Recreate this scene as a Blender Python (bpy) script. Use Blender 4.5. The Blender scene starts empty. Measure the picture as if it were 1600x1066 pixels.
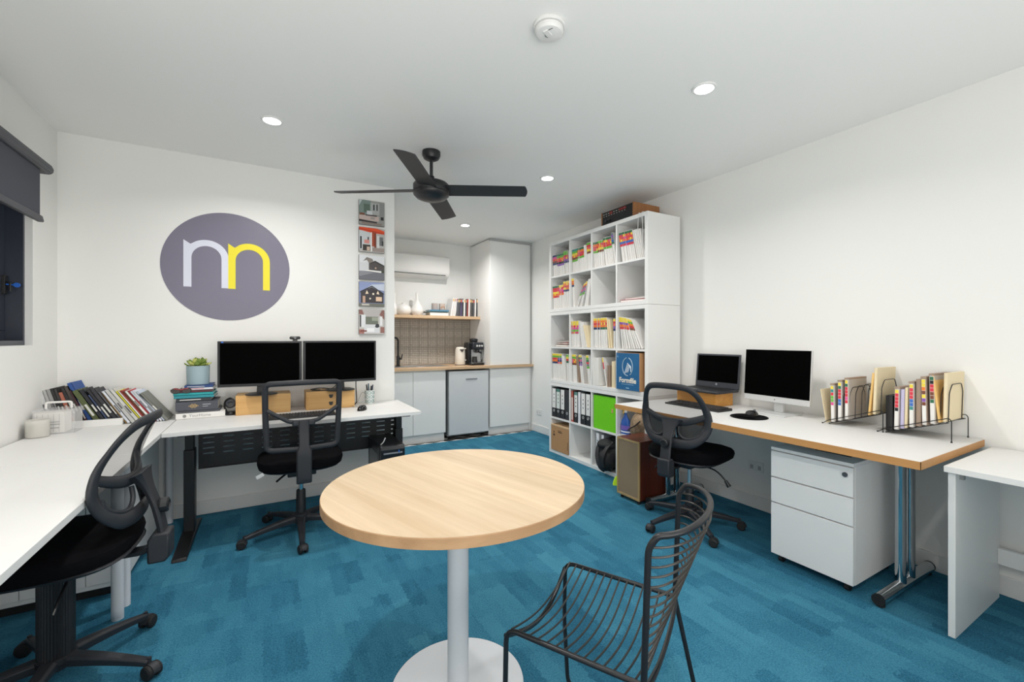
import bpy, bmesh, math, random
from math import sin, cos, pi, radians, sqrt
from mathutils import Vector, Matrix
random.seed(7)
C = bpy.context.scene
COL = C.collection

# ---------------------------------------------------------------- camera
cam_d = bpy.data.cameras.new('camera'); cam = bpy.data.objects.new('camera', cam_d); COL.objects.link(cam)
cam.location = (0, 0, 1.26); cam.rotation_euler = (radians(90), 0, -0.53135)
cam_d.sensor_width = 36.0; cam_d.lens = 683.93/1600*36
cam_d.shift_x = -22.1/1600; cam_d.shift_y = -4.9/1600
cam_d.clip_start = 0.05; cam_d.clip_end = 60
C.camera = cam

# ---------------------------------------------------------------- world, lights, exposure
W = bpy.data.worlds.new('world'); C.world = W; W.use_nodes = True
W.node_tree.nodes['Background'].inputs[0].default_value = (0.012, 0.02, 0.04, 1)
W.node_tree.nodes['Background'].inputs[1].default_value = 0.4
C.view_settings.view_transform = 'Standard'; C.view_settings.look = 'None'
C.view_settings.gamma = 1.0; C.view_settings.use_curve_mapping = False
C.view_settings.exposure = 0.09
DOWNLIGHTS = [(0.016, 3.02), (1.952, 1.494), (1.950, 2.978), (1.948, 4.70), (0.016, 1.45), (0.016, -0.15), (1.952, -0.15)]
H = 2.56
LIGHT_W = 8.6
for k, (x, y) in enumerate(DOWNLIGHTS):
    ld = bpy.data.lights.new('downlight_lamp', 'AREA'); ld.shape = 'DISK'; ld.size = 0.085
    ld.energy = LIGHT_W*(1.9 if y > 4 else (0.4 if y < 0 else (1.2 if x < 1 else 1.0))); ld.color = (1.0, 0.968, 0.935); ld.spread = radians(150)
    lo = bpy.data.objects.new('downlight_lamp', ld); COL.objects.link(lo); lo.location = (x, y, H-0.012)

# added fill lamp with no fixture: large soft source behind the camera, aimed at the ceiling
bl = bpy.data.lights.new('ceiling_fill', 'AREA'); bl.shape = 'RECTANGLE'; bl.size = 3.4; bl.size_y = 1.4; bl.energy = 72; bl.color = (1.0, 0.965, 0.93)
bo = bpy.data.objects.new('ceiling_fill', bl); COL.objects.link(bo); bo.location = (-0.1, -0.9, 1.1); bo.rotation_euler = (radians(180-38), 0, 0)

# ---------------------------------------------------------------- materials
def lin(h):
    h = h.lstrip('#'); c = [int(h[i:i+2], 16)/255 for i in (0, 2, 4)]
    return [(v/12.92 if v <= 0.04045 else ((v+0.055)/1.055)**2.4) for v in c]+[1.0]
def mat(name, col, rough=0.5, metal=0.0, var=0.0, scale=40, bump=0.0, bscale=200, spec=0.5, coat=0.0, stretch=None):
    m = bpy.data.materials.new(name); m.use_nodes = True; nt = m.node_tree; b = nt.nodes['Principled BSDF']
    b.inputs['Base Color'].default_value = lin(col); b.inputs['Roughness'].default_value = rough
    b.inputs['Metallic'].default_value = metal; b.inputs['Specular IOR Level'].default_value = spec
    b.inputs['Coat Weight'].default_value = coat
    if var or bump:
        tc = nt.nodes.new('ShaderNodeTexCoord'); mp = nt.nodes.new('ShaderNodeMapping')
        nt.links.new(tc.outputs['Object'], mp.inputs[0])
        if stretch: mp.inputs['Scale'].default_value = stretch
    if var:
        n = nt.nodes.new('ShaderNodeTexNoise'); n.inputs['Scale'].default_value = scale; n.inputs['Detail'].default_value = 4
        nt.links.new(mp.outputs[0], n.inputs['Vector'])
        mx = nt.nodes.new('ShaderNodeMix'); mx.data_type = 'RGBA'
        c = lin(col); mx.inputs[6].default_value = [v*(1-var) for v in c[:3]]+[1]; mx.inputs[7].default_value = [min(1, v*(1+var)) for v in c[:3]]+[1]
        nt.links.new(n.outputs['Fac'], mx.inputs[0]); nt.links.new(mx.outputs[2], b.inputs['Base Color'])
    if bump:
        n2 = nt.nodes.new('ShaderNodeTexNoise'); n2.inputs['Scale'].default_value = bscale; n2.inputs['Detail'].default_value = 3
        nt.links.new(mp.outputs[0], n2.inputs['Vector'])
        bp = nt.nodes.new('ShaderNodeBump'); bp.inputs['Strength'].default_value = bump; bp.inputs['Distance'].default_value = 0.002
        nt.links.new(n2.outputs['Fac'], bp.inputs['Height']); nt.links.new(bp.outputs[0], b.inputs['Normal'])
    return m
def wood(name, c1, c2, axis=0, scale=6, rough=0.5, plank=None, stretch=9):
    m = bpy.data.materials.new(name); m.use_nodes = True; nt = m.node_tree; b = nt.nodes['Principled BSDF']
    b.inputs['Roughness'].default_value = rough
    tc = nt.nodes.new('ShaderNodeTexCoord'); mp = nt.nodes.new('ShaderNodeMapping')
    s = [scale*stretch/3]*3; s[axis] = scale/stretch*1.5; mp.inputs['Scale'].default_value = s
    nt.links.new(tc.outputs['Object'], mp.inputs[0])
    n = nt.nodes.new('ShaderNodeTexNoise'); n.inputs['Scale'].default_value = 1; n.inputs['Detail'].default_value = 8; n.inputs['Roughness'].default_value = 0.65; n.inputs['Distortion'].default_value = 0.3
    nt.links.new(mp.outputs[0], n.inputs['Vector'])
    r = nt.nodes.new('ShaderNodeValToRGB'); r.color_ramp.elements[0].position = 0.3; r.color_ramp.elements[1].position = 0.7
    r.color_ramp.elements[0].color = lin(c1); r.color_ramp.elements[1].color = lin(c2)
    nt.links.new(n.outputs['Fac'], r.inputs[0]); out = r.outputs[0]
    if plank:
        sp = nt.nodes.new('ShaderNodeSeparateXYZ'); nt.links.new(tc.outputs['Object'], sp.inputs[0])
        d = nt.nodes.new('ShaderNodeMath'); d.operation = 'DIVIDE'; d.inputs[1].default_value = plank
        nt.links.new(sp.outputs[1 if axis == 0 else 0], d.inputs[0])
        f = nt.nodes.new('ShaderNodeMath'); f.operation = 'FLOOR'; nt.links.new(d.outputs[0], f.inputs[0])
        wn = nt.nodes.new('ShaderNodeTexWhiteNoise'); wn.noise_dimensions = '1D'; nt.links.new(f.outputs[0], wn.inputs['W'])
        hs = nt.nodes.new('ShaderNodeMapRange'); hs.inputs[3].default_value = 0.93; hs.inputs[4].default_value = 1.06
        nt.links.new(wn.outputs[0], hs.inputs[0])
        vm = nt.nodes.new('ShaderNodeVectorMath'); vm.operation = 'SCALE'; nt.links.new(out, vm.inputs[0]); nt.links.new(hs.outputs[0], vm.inputs['Scale'])
        out = vm.outputs[0]
    nt.links.new(out, b.inputs['Base Color'])
    return m
def emit(name, col, s):
    m = bpy.data.materials.new(name); m.use_nodes = True; nt = m.node_tree; b = nt.nodes['Principled BSDF']
    b.inputs['Base Color'].default_value = lin(col); b.inputs['Emission Color'].default_value = lin(col); b.inputs['Emission Strength'].default_value = s
    return m
def clear(name, col, alpha, rough=0.4):
    m = bpy.data.materials.new(name); m.use_nodes = True; nt = m.node_tree; b = nt.nodes['Principled BSDF']
    b.inputs['Base Color'].default_value = lin(col); b.inputs['Alpha'].default_value = alpha; b.inputs['Roughness'].default_value = rough
    return m

M = {}
M['wall'] = mat('wall_paint', '#f0f0ed', 0.85, bump=0.05, bscale=400)
M['ceil'] = mat('ceiling_paint', '#f5f5f3', 0.9, bump=0.04, bscale=300)
M['trim'] = mat('gloss_trim', '#e8e8e6', 0.4)
M['white'] = mat('white_laminate', '#ebebe9', 0.35)
M['desk'] = mat('white_desk_laminate', '#e6e6e4', 0.45, var=0.015, scale=60, stretch=(1, 8, 1))
M['shelfw'] = mat('white_foil', '#eeeeec', 0.4)
M['cab'] = mat('cabinet_white', '#eeeeec', 0.45)
M['black'] = mat('black_plastic', '#1b1c1f', 0.5, bump=0.15, bscale=600)
M['blacks'] = mat('black_satin', '#17181a', 0.35)
M['fabric'] = mat('black_fabric', '#0b0b0e', 0.95, spec=0.1, var=0.25, scale=500, bump=0.6, bscale=900)
M['plast'] = mat('charcoal_plastic', '#27292e', 0.55, bump=0.2, bscale=700)
M['powder'] = mat('black_powder_coat', '#121214', 0.45, bump=0.1, bscale=900)
M['wire'] = mat('graphite_coated_wire', '#26272a', 0.35, 0.3)
M['wire2'] = mat('brown_grey_coated_wire', '#3a3734', 0.35, 0.3)
M['fan'] = mat('matt_black_fan', '#1d1d20', 0.38)
M['blade'] = mat('matt_black_blade', '#232326', 0.5)
M['screen'] = mat('dark_screen', '#010101', 0.6, spec=0.03)
M['bezel'] = mat('dark_bezel', '#1a1b20', 0.4)
M['chrome'] = mat('chrome', '#c9ccce', 0.08, 1.0)
M['steel'] = mat('brushed_steel', '#c6c8ca', 0.3, 0.9)
M['silver'] = mat('silver_plastic', '#d3d4d4', 0.4, 0.2)
M['colwhite'] = mat('white_powder_coat', '#d6dadf', 0.45)
M['pedw'] = mat('pedestal_white', '#f3f2f0', 0.4)
M['tabletop'] = wood('pale_oak_laminate', '#c4aa88', '#d8c2a3', axis=0, scale=7, rough=0.45, plank=0.13)
M['tableedge'] = wood('oak_edge_band', '#a07c58', '#bd9871', axis=0, scale=4, rough=0.5)
M['beech'] = wood('tan_edge_band', '#ba874f', '#c8935a', axis=1, scale=3, rough=0.5)
M['oakc'] = wood('oak_counter', '#c3a07c', '#d9bb97', axis=0, scale=7, rough=0.5)
M['bamboo'] = wood('bamboo', '#d1a05e', '#e4bb7c', axis=0, scale=8, rough=0.5)
M['bamboo2'] = wood('honey_bamboo', '#c98a3c', '#dca050', axis=1, scale=8, rough=0.45)
M['walnut'] = wood('red_walnut_veneer', '#42190f', '#5f2a1a', axis=2, scale=8, rough=0.35)
M['mahog'] = wood('pale_walnut_top', '#5a2c1e', '#77402c', axis=0, scale=8, rough=0.35)  # top panel veneer in a paler tone than the cabinet
M['ampwood'] = wood('amp_walnut', '#8a5a34', '#a8703f', axis=2, scale=8, rough=0.4)
M['cane'] = mat('woven_speaker_cloth', '#8b7a63', 0.9, var=0.35, scale=420, bump=0.5, bscale=500)
M['maple'] = wood('pale_frame_wood', '#9b8358', '#b39a6a', axis=2, scale=6, rough=0.5)
M['logo'] = mat('purple_grey_vinyl', '#7a7688', 0.4)
M['logow'] = mat('pale_lilac_vinyl', '#dde0ee', 0.4)
M['logoy'] = mat('yellow_vinyl', '#f2e32c', 0.4)
M['blind'] = mat('charcoal_blind_fabric', '#494b54', 0.85, bump=0.2, bscale=900)
M['blindm'] = mat('charcoal_aluminium', '#45464d', 0.5)
M['winfr'] = mat('dark_window_frame', '#2e3440', 0.35)
M['glass'] = mat('night_glass', '#0b1322', 0.05, spec=0.5)
M['blue'] = mat('blue_plastic', '#2465c4', 0.4)
M['paper'] = mat('paper', '#eeece6', 0.8)
M['ledlit'] = emit('lit_downlight', '#ffffff', 14)
M['card'] = mat('kraft_cardboard', '#b98d62', 0.85, var=0.06, scale=50)
M['green'] = mat('lime_felt', '#6fd012', 0.8, var=0.05, scale=30)
M['boxblue'] = mat('archive_box_blue', '#1c6192', 0.6, var=0.04, scale=40)
M['manila'] = mat('manila_card', '#ecdcb8', 0.75)
M['manila2'] = mat('orange_manila_card', '#f0c880', 0.75)
M['filew'] = mat('file_card_white', '#e9e7e3', 0.75)
M['fileg'] = mat('file_card_grey', '#bdb7b0', 0.75)
M['filebr'] = mat('file_card_brown', '#a08b7a', 0.75)
M['lilac'] = mat('lilac_papers', '#c3bedd', 0.75)
M['grout'] = mat('grout', '#8a857c', 0.9)
M['potc'] = mat('blue_grey_ceramic', '#9db3ba', 0.6)
M['leaf'] = mat('succulent_leaf', '#7b9142', 0.5, var=0.3, scale=30)
M['leaf2'] = mat('succulent_leaf_light', '#c3c870', 0.5, var=0.2, scale=30)
M['soil'] = mat('soil', '#3a2c20', 0.95)
M['ceramic'] = mat('white_ceramic', '#f0efec', 0.3)
M['cream'] = mat('cream_enamel', '#ece6da', 0.3)
M['fridge'] = mat('fridge_silver_white', '#d8dadc', 0.4, 0.1)
M['rubber'] = mat('rubber', '#161617', 0.7)
M['bag'] = mat('black_nylon', '#15161a', 0.7, bump=0.4, bscale=60, var=0.3, scale=14)
M['hivis'] = mat('hi_vis_cloth', '#c6f02a', 0.7)
M['tan'] = wood('tan_camouflage_cloth', '#4a3628', '#cdb190', axis=0, scale=9, rough=.9, stretch=4)
M['amp'] = mat('black_amp_face', '#121212', 0.35)
M['candle'] = mat('ivory_wax', '#e0ddd4', 0.5)
M['clearbox'] = clear('clear_plastic', '#ffffff', 0.22, 0.15)
M['mesh'] = clear('black_mesh_fabric', '#0c0d10', 0.42, 0.8)
M['meshd'] = clear('dense_black_mesh_fabric', '#0d0e12', 0.7, 0.8)
M['cableg'] = mat('grey_cable', '#9a9a98', 0.5)
TABC = {}
for nm, c in dict(red='#d83a4a', orange='#f08030', yellow='#f0d848', green='#6cb843', blue='#3b6fc0', purple='#8a5ab0', pink='#e0559a', teal='#3e8f8a', navy='#2c3c6c', brown='#7a4630', dgreen='#2f6f4f', grey='#77808a', black='#202226').items():
    TABC[nm] = mat('tab_'+nm, c, 0.6)
_cm = {}
def cm(c, rough=0.6):
    if (c, rough) not in _cm: _cm[(c, rough)] = mat('colour_'+c.strip('#'), c, rough)
    return _cm[(c, rough)]

# carpet
def carpet():
    m = bpy.data.materials.new('teal_carpet'); m.use_nodes = True; nt = m.node_tree; b = nt.nodes['Principled BSDF']; L = nt.links.new
    b.inputs['Roughness'].default_value = 0.95; b.inputs['Specular IOR Level'].default_value = 0.15
    tc = nt.nodes.new('ShaderNodeTexCoord')
    wn_ = nt.nodes.new('ShaderNodeTexNoise'); wn_.inputs['Scale'].default_value = 55; wn_.inputs['Detail'].default_value = 2; L(tc.outputs['Object'], wn_.inputs['Vector'])
    wv = nt.nodes.new('ShaderNodeVectorMath'); wv.operation = 'MULTIPLY_ADD'; wv.inputs[1].default_value = (.04, .08, 0); L(wn_.outputs['Color'], wv.inputs[0]); L(tc.outputs['Object'], wv.inputs[2])
    def brick(wd, ht, off, seed):
        sp = nt.nodes.new('ShaderNodeSeparateXYZ'); L(wv.outputs[0], sp.inputs[0])
        def mth(op, a, bb):
            n = nt.nodes.new('ShaderNodeMath'); n.operation = op
            for i, v in enumerate((a, bb)):
                if v is None: continue
                if isinstance(v, (int, float)): n.inputs[i].default_value = v
                else: L(v, n.inputs[i])
            return n.outputs[0]
        cx = mth('FLOOR', mth('DIVIDE', sp.outputs[0], wd), None)
        w1 = nt.nodes.new('ShaderNodeTexWhiteNoise'); w1.noise_dimensions = '1D'; L(mth('ADD', cx, seed), w1.inputs['W'])
        cy = mth('FLOOR', mth('ADD', mth('DIVIDE', sp.outputs[1], ht), mth('MULTIPLY', w1.outputs[0], off)), None)
        cb = nt.nodes.new('ShaderNodeCombineXYZ'); L(cx, cb.inputs[0]); L(cy, cb.inputs[1]); cb.inputs[2].default_value = seed
        w2 = nt.nodes.new('ShaderNodeTexWhiteNoise'); w2.noise_dimensions = '3D'; L(cb.outputs[0], w2.inputs['Vector'])
        return w2.outputs[0], mth
    a, mth = brick(0.075, 0.24, 9.0, 3.0)
    bb, _ = brick(0.03, 0.12, 9.0, 11.0)
    cc, _ = brick(0.15, 0.36, 7.0, 23.0)
    n = nt.nodes.new('ShaderNodeTexNoise'); n.inputs['Scale'].default_value = 150; n.inputs['Detail'].default_value = 6; n.inputs['Roughness'].default_value = 0.8; L(tc.outputs['Object'], n.inputs['Vector'])
    n3 = nt.nodes.new('ShaderNodeTexNoise'); n3.inputs['Scale'].default_value = 2.2; n3.inputs['Detail'].default_value = 2; L(tc.outputs['Object'], n3.inputs['Vector'])
    s = mth('ADD', mth('MULTIPLY', a, 0.17), mth('MULTIPLY', bb, 0.07))
    s = mth('ADD', s, mth('MULTIPLY', cc, 0.13))
    s = mth('ADD', s, mth('MULTIPLY', n.outputs['Fac'], 1.4))
    s = mth('ADD', s, mth('MULTIPLY', n3.outputs['Fac'], 0.14))
    s = mth('SUBTRACT', s, 0.34)
    r = nt.nodes.new('ShaderNodeValToRGB'); e = r.color_ramp.elements
    e[0].position = 0.30; e[0].color = lin('#1f4a60'); e[1].position = 0.82; e[1].color = lin('#4788a0')
    x = e.new(0.52); x.color = lin('#2b6884')
    L(s, r.inputs[0]); L(r.outputs[0], b.inputs['Base Color'])
    bp = nt.nodes.new('ShaderNodeBump'); bp.inputs['Strength'].default_value = 0.5; bp.inputs['Distance'].default_value = 0.004
    L(n.outputs['Fac'], bp.inputs['Height']); L(bp.outputs[0], b.inputs['Normal'])
    return m
M['carpet'] = carpet()
def mosaic():
    m = bpy.data.materials.new('mosaic_tile'); m.use_nodes = True; nt = m.node_tree; b = nt.nodes['Principled BSDF']; L = nt.links.new
    b.inputs['Roughness'].default_value = 0.4
    tc = nt.nodes.new('ShaderNodeTexCoord'); mp = nt.nodes.new('ShaderNodeMapping'); mp.inputs['Rotation'].default_value = (radians(90), 0, 0); L(tc.outputs['Object'], mp.inputs[0])
    br = nt.nodes.new('ShaderNodeTexBrick'); br.offset = 0; br.inputs['Color1'].default_value = lin('#c9c1b4'); br.inputs['Color2'].default_value = lin('#b5ac9f'); br.inputs['Mortar'].default_value = lin('#857f78')
    br.inputs['Scale'].default_value = 1; br.inputs['Brick Width'].default_value = 0.0245; br.inputs['Row Height'].default_value = 0.0245; br.inputs['Mortar Size'].default_value = 0.0022
    L(mp.outputs[0], br.inputs['Vector']); L(br.outputs[0], b.inputs['Base Color'])
    return m
M['mosaic'] = mosaic()

# ---------------------------------------------------------------- mesh builder
def catmull(P, n=6, closed=False):
    P = [Vector(p) for p in P]; out = []; N = len(P)
    rng = range(N) if closed else range(N-1)
    for i in rng:
        if closed: a, b, c, d = P[(i-1) % N], P[i], P[(i+1) % N], P[(i+2) % N]
        else: a, b, c, d = P[max(i-1, 0)], P[i], P[i+1], P[min(i+2, N-1)]
        for k in range(n):
            t = k/n
            out.append(0.5*((2*b)+(c-a)*t+(2*a-5*b+4*c-d)*t*t+(3*b-a-3*c+d)*t**3))
    if not closed: out.append(P[-1])
    return out
def fillet(P, r, n=5, closed=False):
    """round the corners of a polyline"""
    P = [Vector(p) for p in P]; N = len(P); out = []
    for i in range(N):
        if not closed and i in (0, N-1): out.append(P[i]); continue
        a, b, c = P[(i-1) % N], P[i], P[(i+1) % N]
        u = (a-b); v = (c-b); rr = min(r, u.length*.49, v.length*.49)
        p, q = b+u.normalized()*rr, b+v.normalized()*rr
        for k in range(n+1):
            t = k/n; out.append(p*(1-t)**2+b*2*t*(1-t)+q*t*t)
    return out
class MB:
    def __init__(s): s.v = []; s.f = []; s.m = []; s.cur = 0
    def add(s, vs, fs):
        o = len(s.v); s.v += [tuple(p) for p in vs]; s.f += [tuple(i+o for i in f) for f in fs]; s.m += [s.cur]*len(fs); return s
    def mi(s, i): s.cur = i; return s
    def box(s, x0, x1, y0, y1, z0, z1, T=None):
        vs = [Vector((x, y, z)) for z in (z0, z1) for y in (y0, y1) for x in (x0, x1)]
        if T is not None: vs = [T @ v for v in vs]
        return s.add(vs, [(0, 2, 3, 1), (4, 5, 7, 6), (0, 1, 5, 4), (2, 6, 7, 3), (0, 4, 6, 2), (1, 3, 7, 5)])
    def tube(s, P, r, n=8, closed=False, cap=True, up=None, sec=None):
        P = [Vector(p) for p in P]; N = len(P); rings = []; prev = None
        for i in range(N):
            if closed: t = (P[(i+1) % N]-P[i-1])
            else: t = P[min(i+1, N-1)]-P[max(i-1, 0)]
            t.normalize()
            if up is not None: a = Vector(up)
            elif prev is None: a = Vector((0, 0, 1)) if abs(t.z) < 0.9 else Vector((1, 0, 0))
            else: a = prev
            a = a-t*a.dot(t)
            if a.length < 1e-6: a = t.orthogonal()
            a.normalize(); b = t.cross(a); prev = a
            rr = r[i] if isinstance(r, (list, tuple)) else r
            if sec: ring = [P[i]+a*(q[0]*(rr if rr else 1))+b*(q[1]*(rr if rr else 1)) for q in sec]
            else: ring = [P[i]+(a*cos(2*pi*k/n)+b*sin(2*pi*k/n))*rr for k in range(n)]
            rings.append(ring)
        n = len(rings[0]); vs = [p for R in rings for p in R]; fs = []
        for i in range(N if closed else N-1):
            j = (i+1) % N
            for k in range(n): fs.append((i*n+k, i*n+(k+1) % n, j*n+(k+1) % n, j*n+k))
        if cap and not closed:
            fs.append(tuple(range(n-1, -1, -1))); fs.append(tuple((N-1)*n+k for k in range(n)))
        return s.add(vs, fs)
    def cyl(s, p0, p1, r0, r1=None, n=20):
        r1 = r0 if r1 is None else r1
        return s.tube([p0, p1], [r0, r1], n)
    def lathe(s, prof, c=(0, 0, 0), n=32, T=None, cap=True):
        vs = []; fs = []
        for r, z in prof:
            for k in range(n): 
                p = Vector((c[0]+r*cos(2*pi*k/n), c[1]+r*sin(2*pi*k/n), c[2]+z)); vs.append(T @ p if T is not None else p)
        for i in range(len(prof)-1):
            for k in range(n): fs.append((i*n+k, i*n+(k+1) % n, (i+1)*n+(k+1) % n, (i+1)*n+k))
        if cap:
            if prof[0][0] > 1e-5: fs.append(tuple(range(n-1, -1, -1)))
            if prof[-1][0] > 1e-5: fs.append(tuple((len(prof)-1)*n+k for k in range(n)))
        return s.add(vs, fs)
    def prism(s, poly, d0, d1, fr):
        """poly: 2-D outline; fr: (origin, X, Y, Z) frame; extruded d0..d1 along Z"""
        O, X, Y, Z = [Vector(a) for a in fr]; n = len(poly)
        vs = [O+X*p[0]+Y*p[1]+Z*d for d in (d0, d1) for p in poly]
        fs = [tuple(range(n-1, -1, -1)), tuple(range(n, 2*n))]+[(k, (k+1) % n, n+(k+1) % n, n+k) for k in range(n)]
        return s.add(vs, fs)
    def shell(s, fn, nu, nv, th=0.0):
        """fn(u,v)->Vector, u,v in 0..1; th thickness along normal"""
        g = [[Vector(fn(i/nu, j/nv)) for j in range(nv+1)] for i in range(nu+1)]
        def nrm(i, j):
            a = g[min(i+1, nu)][j]-g[max(i-1, 0)][j]; b = g[i][min(j+1, nv)]-g[i][max(j-1, 0)]
            q = a.cross(b); return q.normalized() if q.length > 1e-9 else Vector((0, 0, 1))
        w = nv+1; vs = [g[i][j] for i in range(nu+1) for j in range(w)]; fs = []
        for i in range(nu):
            for j in range(nv): fs.append((i*w+j, (i+1)*w+j, (i+1)*w+j+1, i*w+j+1))
        if th:
            o = len(vs); vs += [g[i][j]-nrm(i, j)*th for i in range(nu+1) for j in range(w)]
            for i in range(nu):
                for j in range(nv): fs.append((o+i*w+j, o+i*w+j+1, o+(i+1)*w+j+1, o+(i+1)*w+j))
            for i in range(nu): fs.append((i*w, o+i*w, o+(i+1)*w, (i+1)*w)); fs.append((i*w+nv, (i+1)*w+nv, o+(i+1)*w+nv, o+i*w+nv))
            for j in range(nv): fs.append((j, j+1, o+j+1, o+j)); fs.append((nu*w+j, o+nu*w+j, o+nu*w+j+1, nu*w+j+1))
        return s.add(vs, fs)
def cushion(hw, hd, z0, z1, e=3.2, n=36, dome=0.02, dip=0.0, front=0.0):
    """rounded seat pad: superellipse outline, soft rim"""
    mb = MB(); rings = [(0.0, z0+0.012, 0.86), (0.0, z0, 0.9), (0, z0+0.012, 0.97), (0, (z0+z1)/2, 1.0), (0, z1-0.018, 0.985), (0, z1-0.004, 0.93), (0, z1+dome*.4, 0.78), (0, z1+dome*.7, 0.5), (0, z1+dome*.75, 0.2)]
    vs = []; fs = []
    for _, z, k in rings:
        for i in range(n):
            a = 2*pi*i/n; c_, s_ = cos(a), sin(a)
            x = hw*k*abs(c_)**(2/e)*(1 if c_ > 0 else -1); y = hd*k*abs(s_)**(2/e)*(1 if s_ > 0 else -1)
            zz = z-dip*(1-min(1, (x/hw)**2+(y/hd)**2)) if z > z1-0.01 else z
            if front and y > 0: zz -= front*(y/hd)**3
            vs.append((x, y, zz))
    for r in range(len(rings)-1):
        for i in range(n): fs.append((r*n+i, r*n+(i+1) % n, (r+1)*n+(i+1) % n, (r+1)*n+i))
    fs.append(tuple(range(n-1, -1, -1))); fs.append(tuple((len(rings)-1)*n+i for i in range(n)))
    return mb.add(vs, fs)

# ---------------------------------------------------------------- objects
def T(name, label, cat, loc=(0, 0, 0), rz=0.0, group=None):
    o = bpy.data.objects.new(name, None); COL.objects.link(o); o.empty_display_size = 0.05
    o.location = loc; o.rotation_euler = (0, 0, rz); o['label'] = label; o['category'] = cat
    if group: o['group'] = group
    return o
def part(name, mb, mats, parent=None, label=None, w=False, bev=0.0, smooth=True, kind=None, seg=2, ang=32, loc=None):
    me = bpy.data.meshes.new(name); v = mb.v
    off = Vector((0, 0, 0))
    if w and parent is not None:
        r = parent
        while r is not None: off = off+r.location; r = r.parent
        v = [tuple(Vector(p)-off) for p in v]
    if loc is not None: v = [tuple(Vector(p)-Vector(loc)) for p in v]
    me.from_pydata(v, [], mb.f)
    if not isinstance(mats, (list, tuple)): mats = [mats]
    for m in mats: me.materials.append(m)
    if len(mats) > 1: me.polygons.foreach_set('material_index', mb.m)
    if smooth:
        me.polygons.foreach_set('use_smooth', [True]*len(me.polygons))
        me.update(); me.set_sharp_from_angle(angle=radians(ang))
    me.validate(); me.update()
    o = bpy.data.objects.new(name, me); COL.objects.link(o)
    if loc is not None: o.location = loc
    if parent is not None: o.parent = parent
    if bev:
        b = o.modifiers.new('bevel', 'BEVEL'); b.width = bev; b.segments = seg; b.limit_method = 'ANGLE'; b.angle_limit = radians(40)
    if label: o['label'] = label
    if kind: o['kind'] = kind
    return o
def struct(name, mb, mats, **k): return part(name, mb, mats, kind='structure', **k)
def thing1(name, label, cat, mb, mats, loc, group=None, **k):
    """a one-mesh thing; mb in world coordinates, origin at loc"""
    o = part(name, mb, mats, loc=loc, **k); o['label'] = label; o['category'] = cat
    if group: o['group'] = group
    return o
def dup(root, loc=None, rz=None, label=None, group=None):
    r = root.copy(); COL.objects.link(r)
    if loc is not None: r.location = loc
    if rz is not None: r.rotation_euler = (0, 0, rz)
    if label: r['label'] = label
    if group: r['group'] = group
    for ch in list(root.children):
        c = ch.copy(); COL.objects.link(c); c.parent = r
        for g in list(ch.children):
            d = g.copy(); COL.objects.link(d); d.parent = c
    return r
def text(name, s, size, fr, mat_, parent, ext=0.0006, align='CENTER', bold=0.0, w=True, sx=1.0, label=None):
    cu = bpy.data.curves.new('t', 'FONT'); cu.body = s; cu.size = size; cu.extrude = ext; cu.align_x = align; cu.align_y = 'CENTER'; cu.offset = bold; cu.resolution_u = 3
    t = bpy.data.objects.new('t', cu); COL.objects.link(t)
    dg = bpy.context.evaluated_depsgraph_get(); me = bpy.data.meshes.new_from_object(t.evaluated_get(dg))
    bpy.data.objects.remove(t); bpy.data.curves.remove(cu)
    O, X, Y, Z = [Vector(a) for a in fr]; off = Vector((0, 0, 0))
    if w and parent is not None:
        r = parent
        while r is not None: off += r.location; r = r.parent
    for v in me.vertices:
        p = v.co; v.co = O+X*p.x*sx+Y*p.y+Z*p.z-off
    me.materials.clear(); me.materials.append(mat_); me.name = name
    o = bpy.data.objects.new(name, me); COL.objects.link(o); o.parent = parent
    if label: o['label'] = label
    return o
ORDN = 'first second third fourth fifth sixth seventh eighth ninth tenth eleventh twelfth thirteenth fourteenth fifteenth sixteenth seventeenth eighteenth nineteenth twentieth'.split()
ORDN += ['twenty-'+o for o in ORDN[:9]]
FX = lambda x, y, z: ((x, y, z), (0, -1, 0), (0, 0, 1), (-1, 0, 0))     # plane facing -x (towards the camera side)
FY = lambda x, y, z: ((x, y, z), (1, 0, 0), (0, 0, 1), (0, -1, 0))      # plane facing -y

# ================================================================ SETTING
XL, XR, YL, YB, YF, XK = -1.148, 3.11, 3.87, 5.78, -1.9, 0.943
mb = MB().box(XL, XR, YF, 5.075, -0.02, 0.0); struct('floor', mb, M['carpet'])
kf = struct('floor_kitchen', MB().box(XK, XR, 5.075, YB, -0.02, -0.008), M['grout'])
# hexagonal kitchen tiles, three-tone lozenge print built as three facets each
R_ = 0.1135
def hex_tile(cx, cy):
    mb = MB(); c = Vector((cx, cy, 0)); pts = [Vector((cx+R_*0.985*sin(radians(60*k)), cy+R_*0.985*cos(radians(60*k)), 0)) for k in range(6)]
    for q, (a, b, d) in enumerate([(2, 3, 4), (4, 5, 0), (0, 1, 2)]):
        mb.mi(q); p = [c, pts[a], pts[b], pts[d]]
        vs = [(v.x, v.y, z) for z in (-0.008, -0.003) for v in p]
        mb.add(vs, [(4, 5, 6, 7), (0, 3, 2, 1), (1, 2, 6, 5), (2, 3, 7, 6)])
    return mb
tm = [cm('#ecebe8', .35), cm('#6f6e6b', .35), cm('#3c3b3a', .35)]
for i in range(11):
    for j in range(2):
        cx = 1.03+i*0.1966+(0.0983 if j else 0); cy = 5.135+j*0.171
        if cx < 3.02: part('tile', hex_tile(cx, cy), tm, kf, smooth=False)
struct('ceiling', MB().box(XL-.1, XR+.1, YF-.1, YB+.1, H, H+0.1), M['ceil'])
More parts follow.
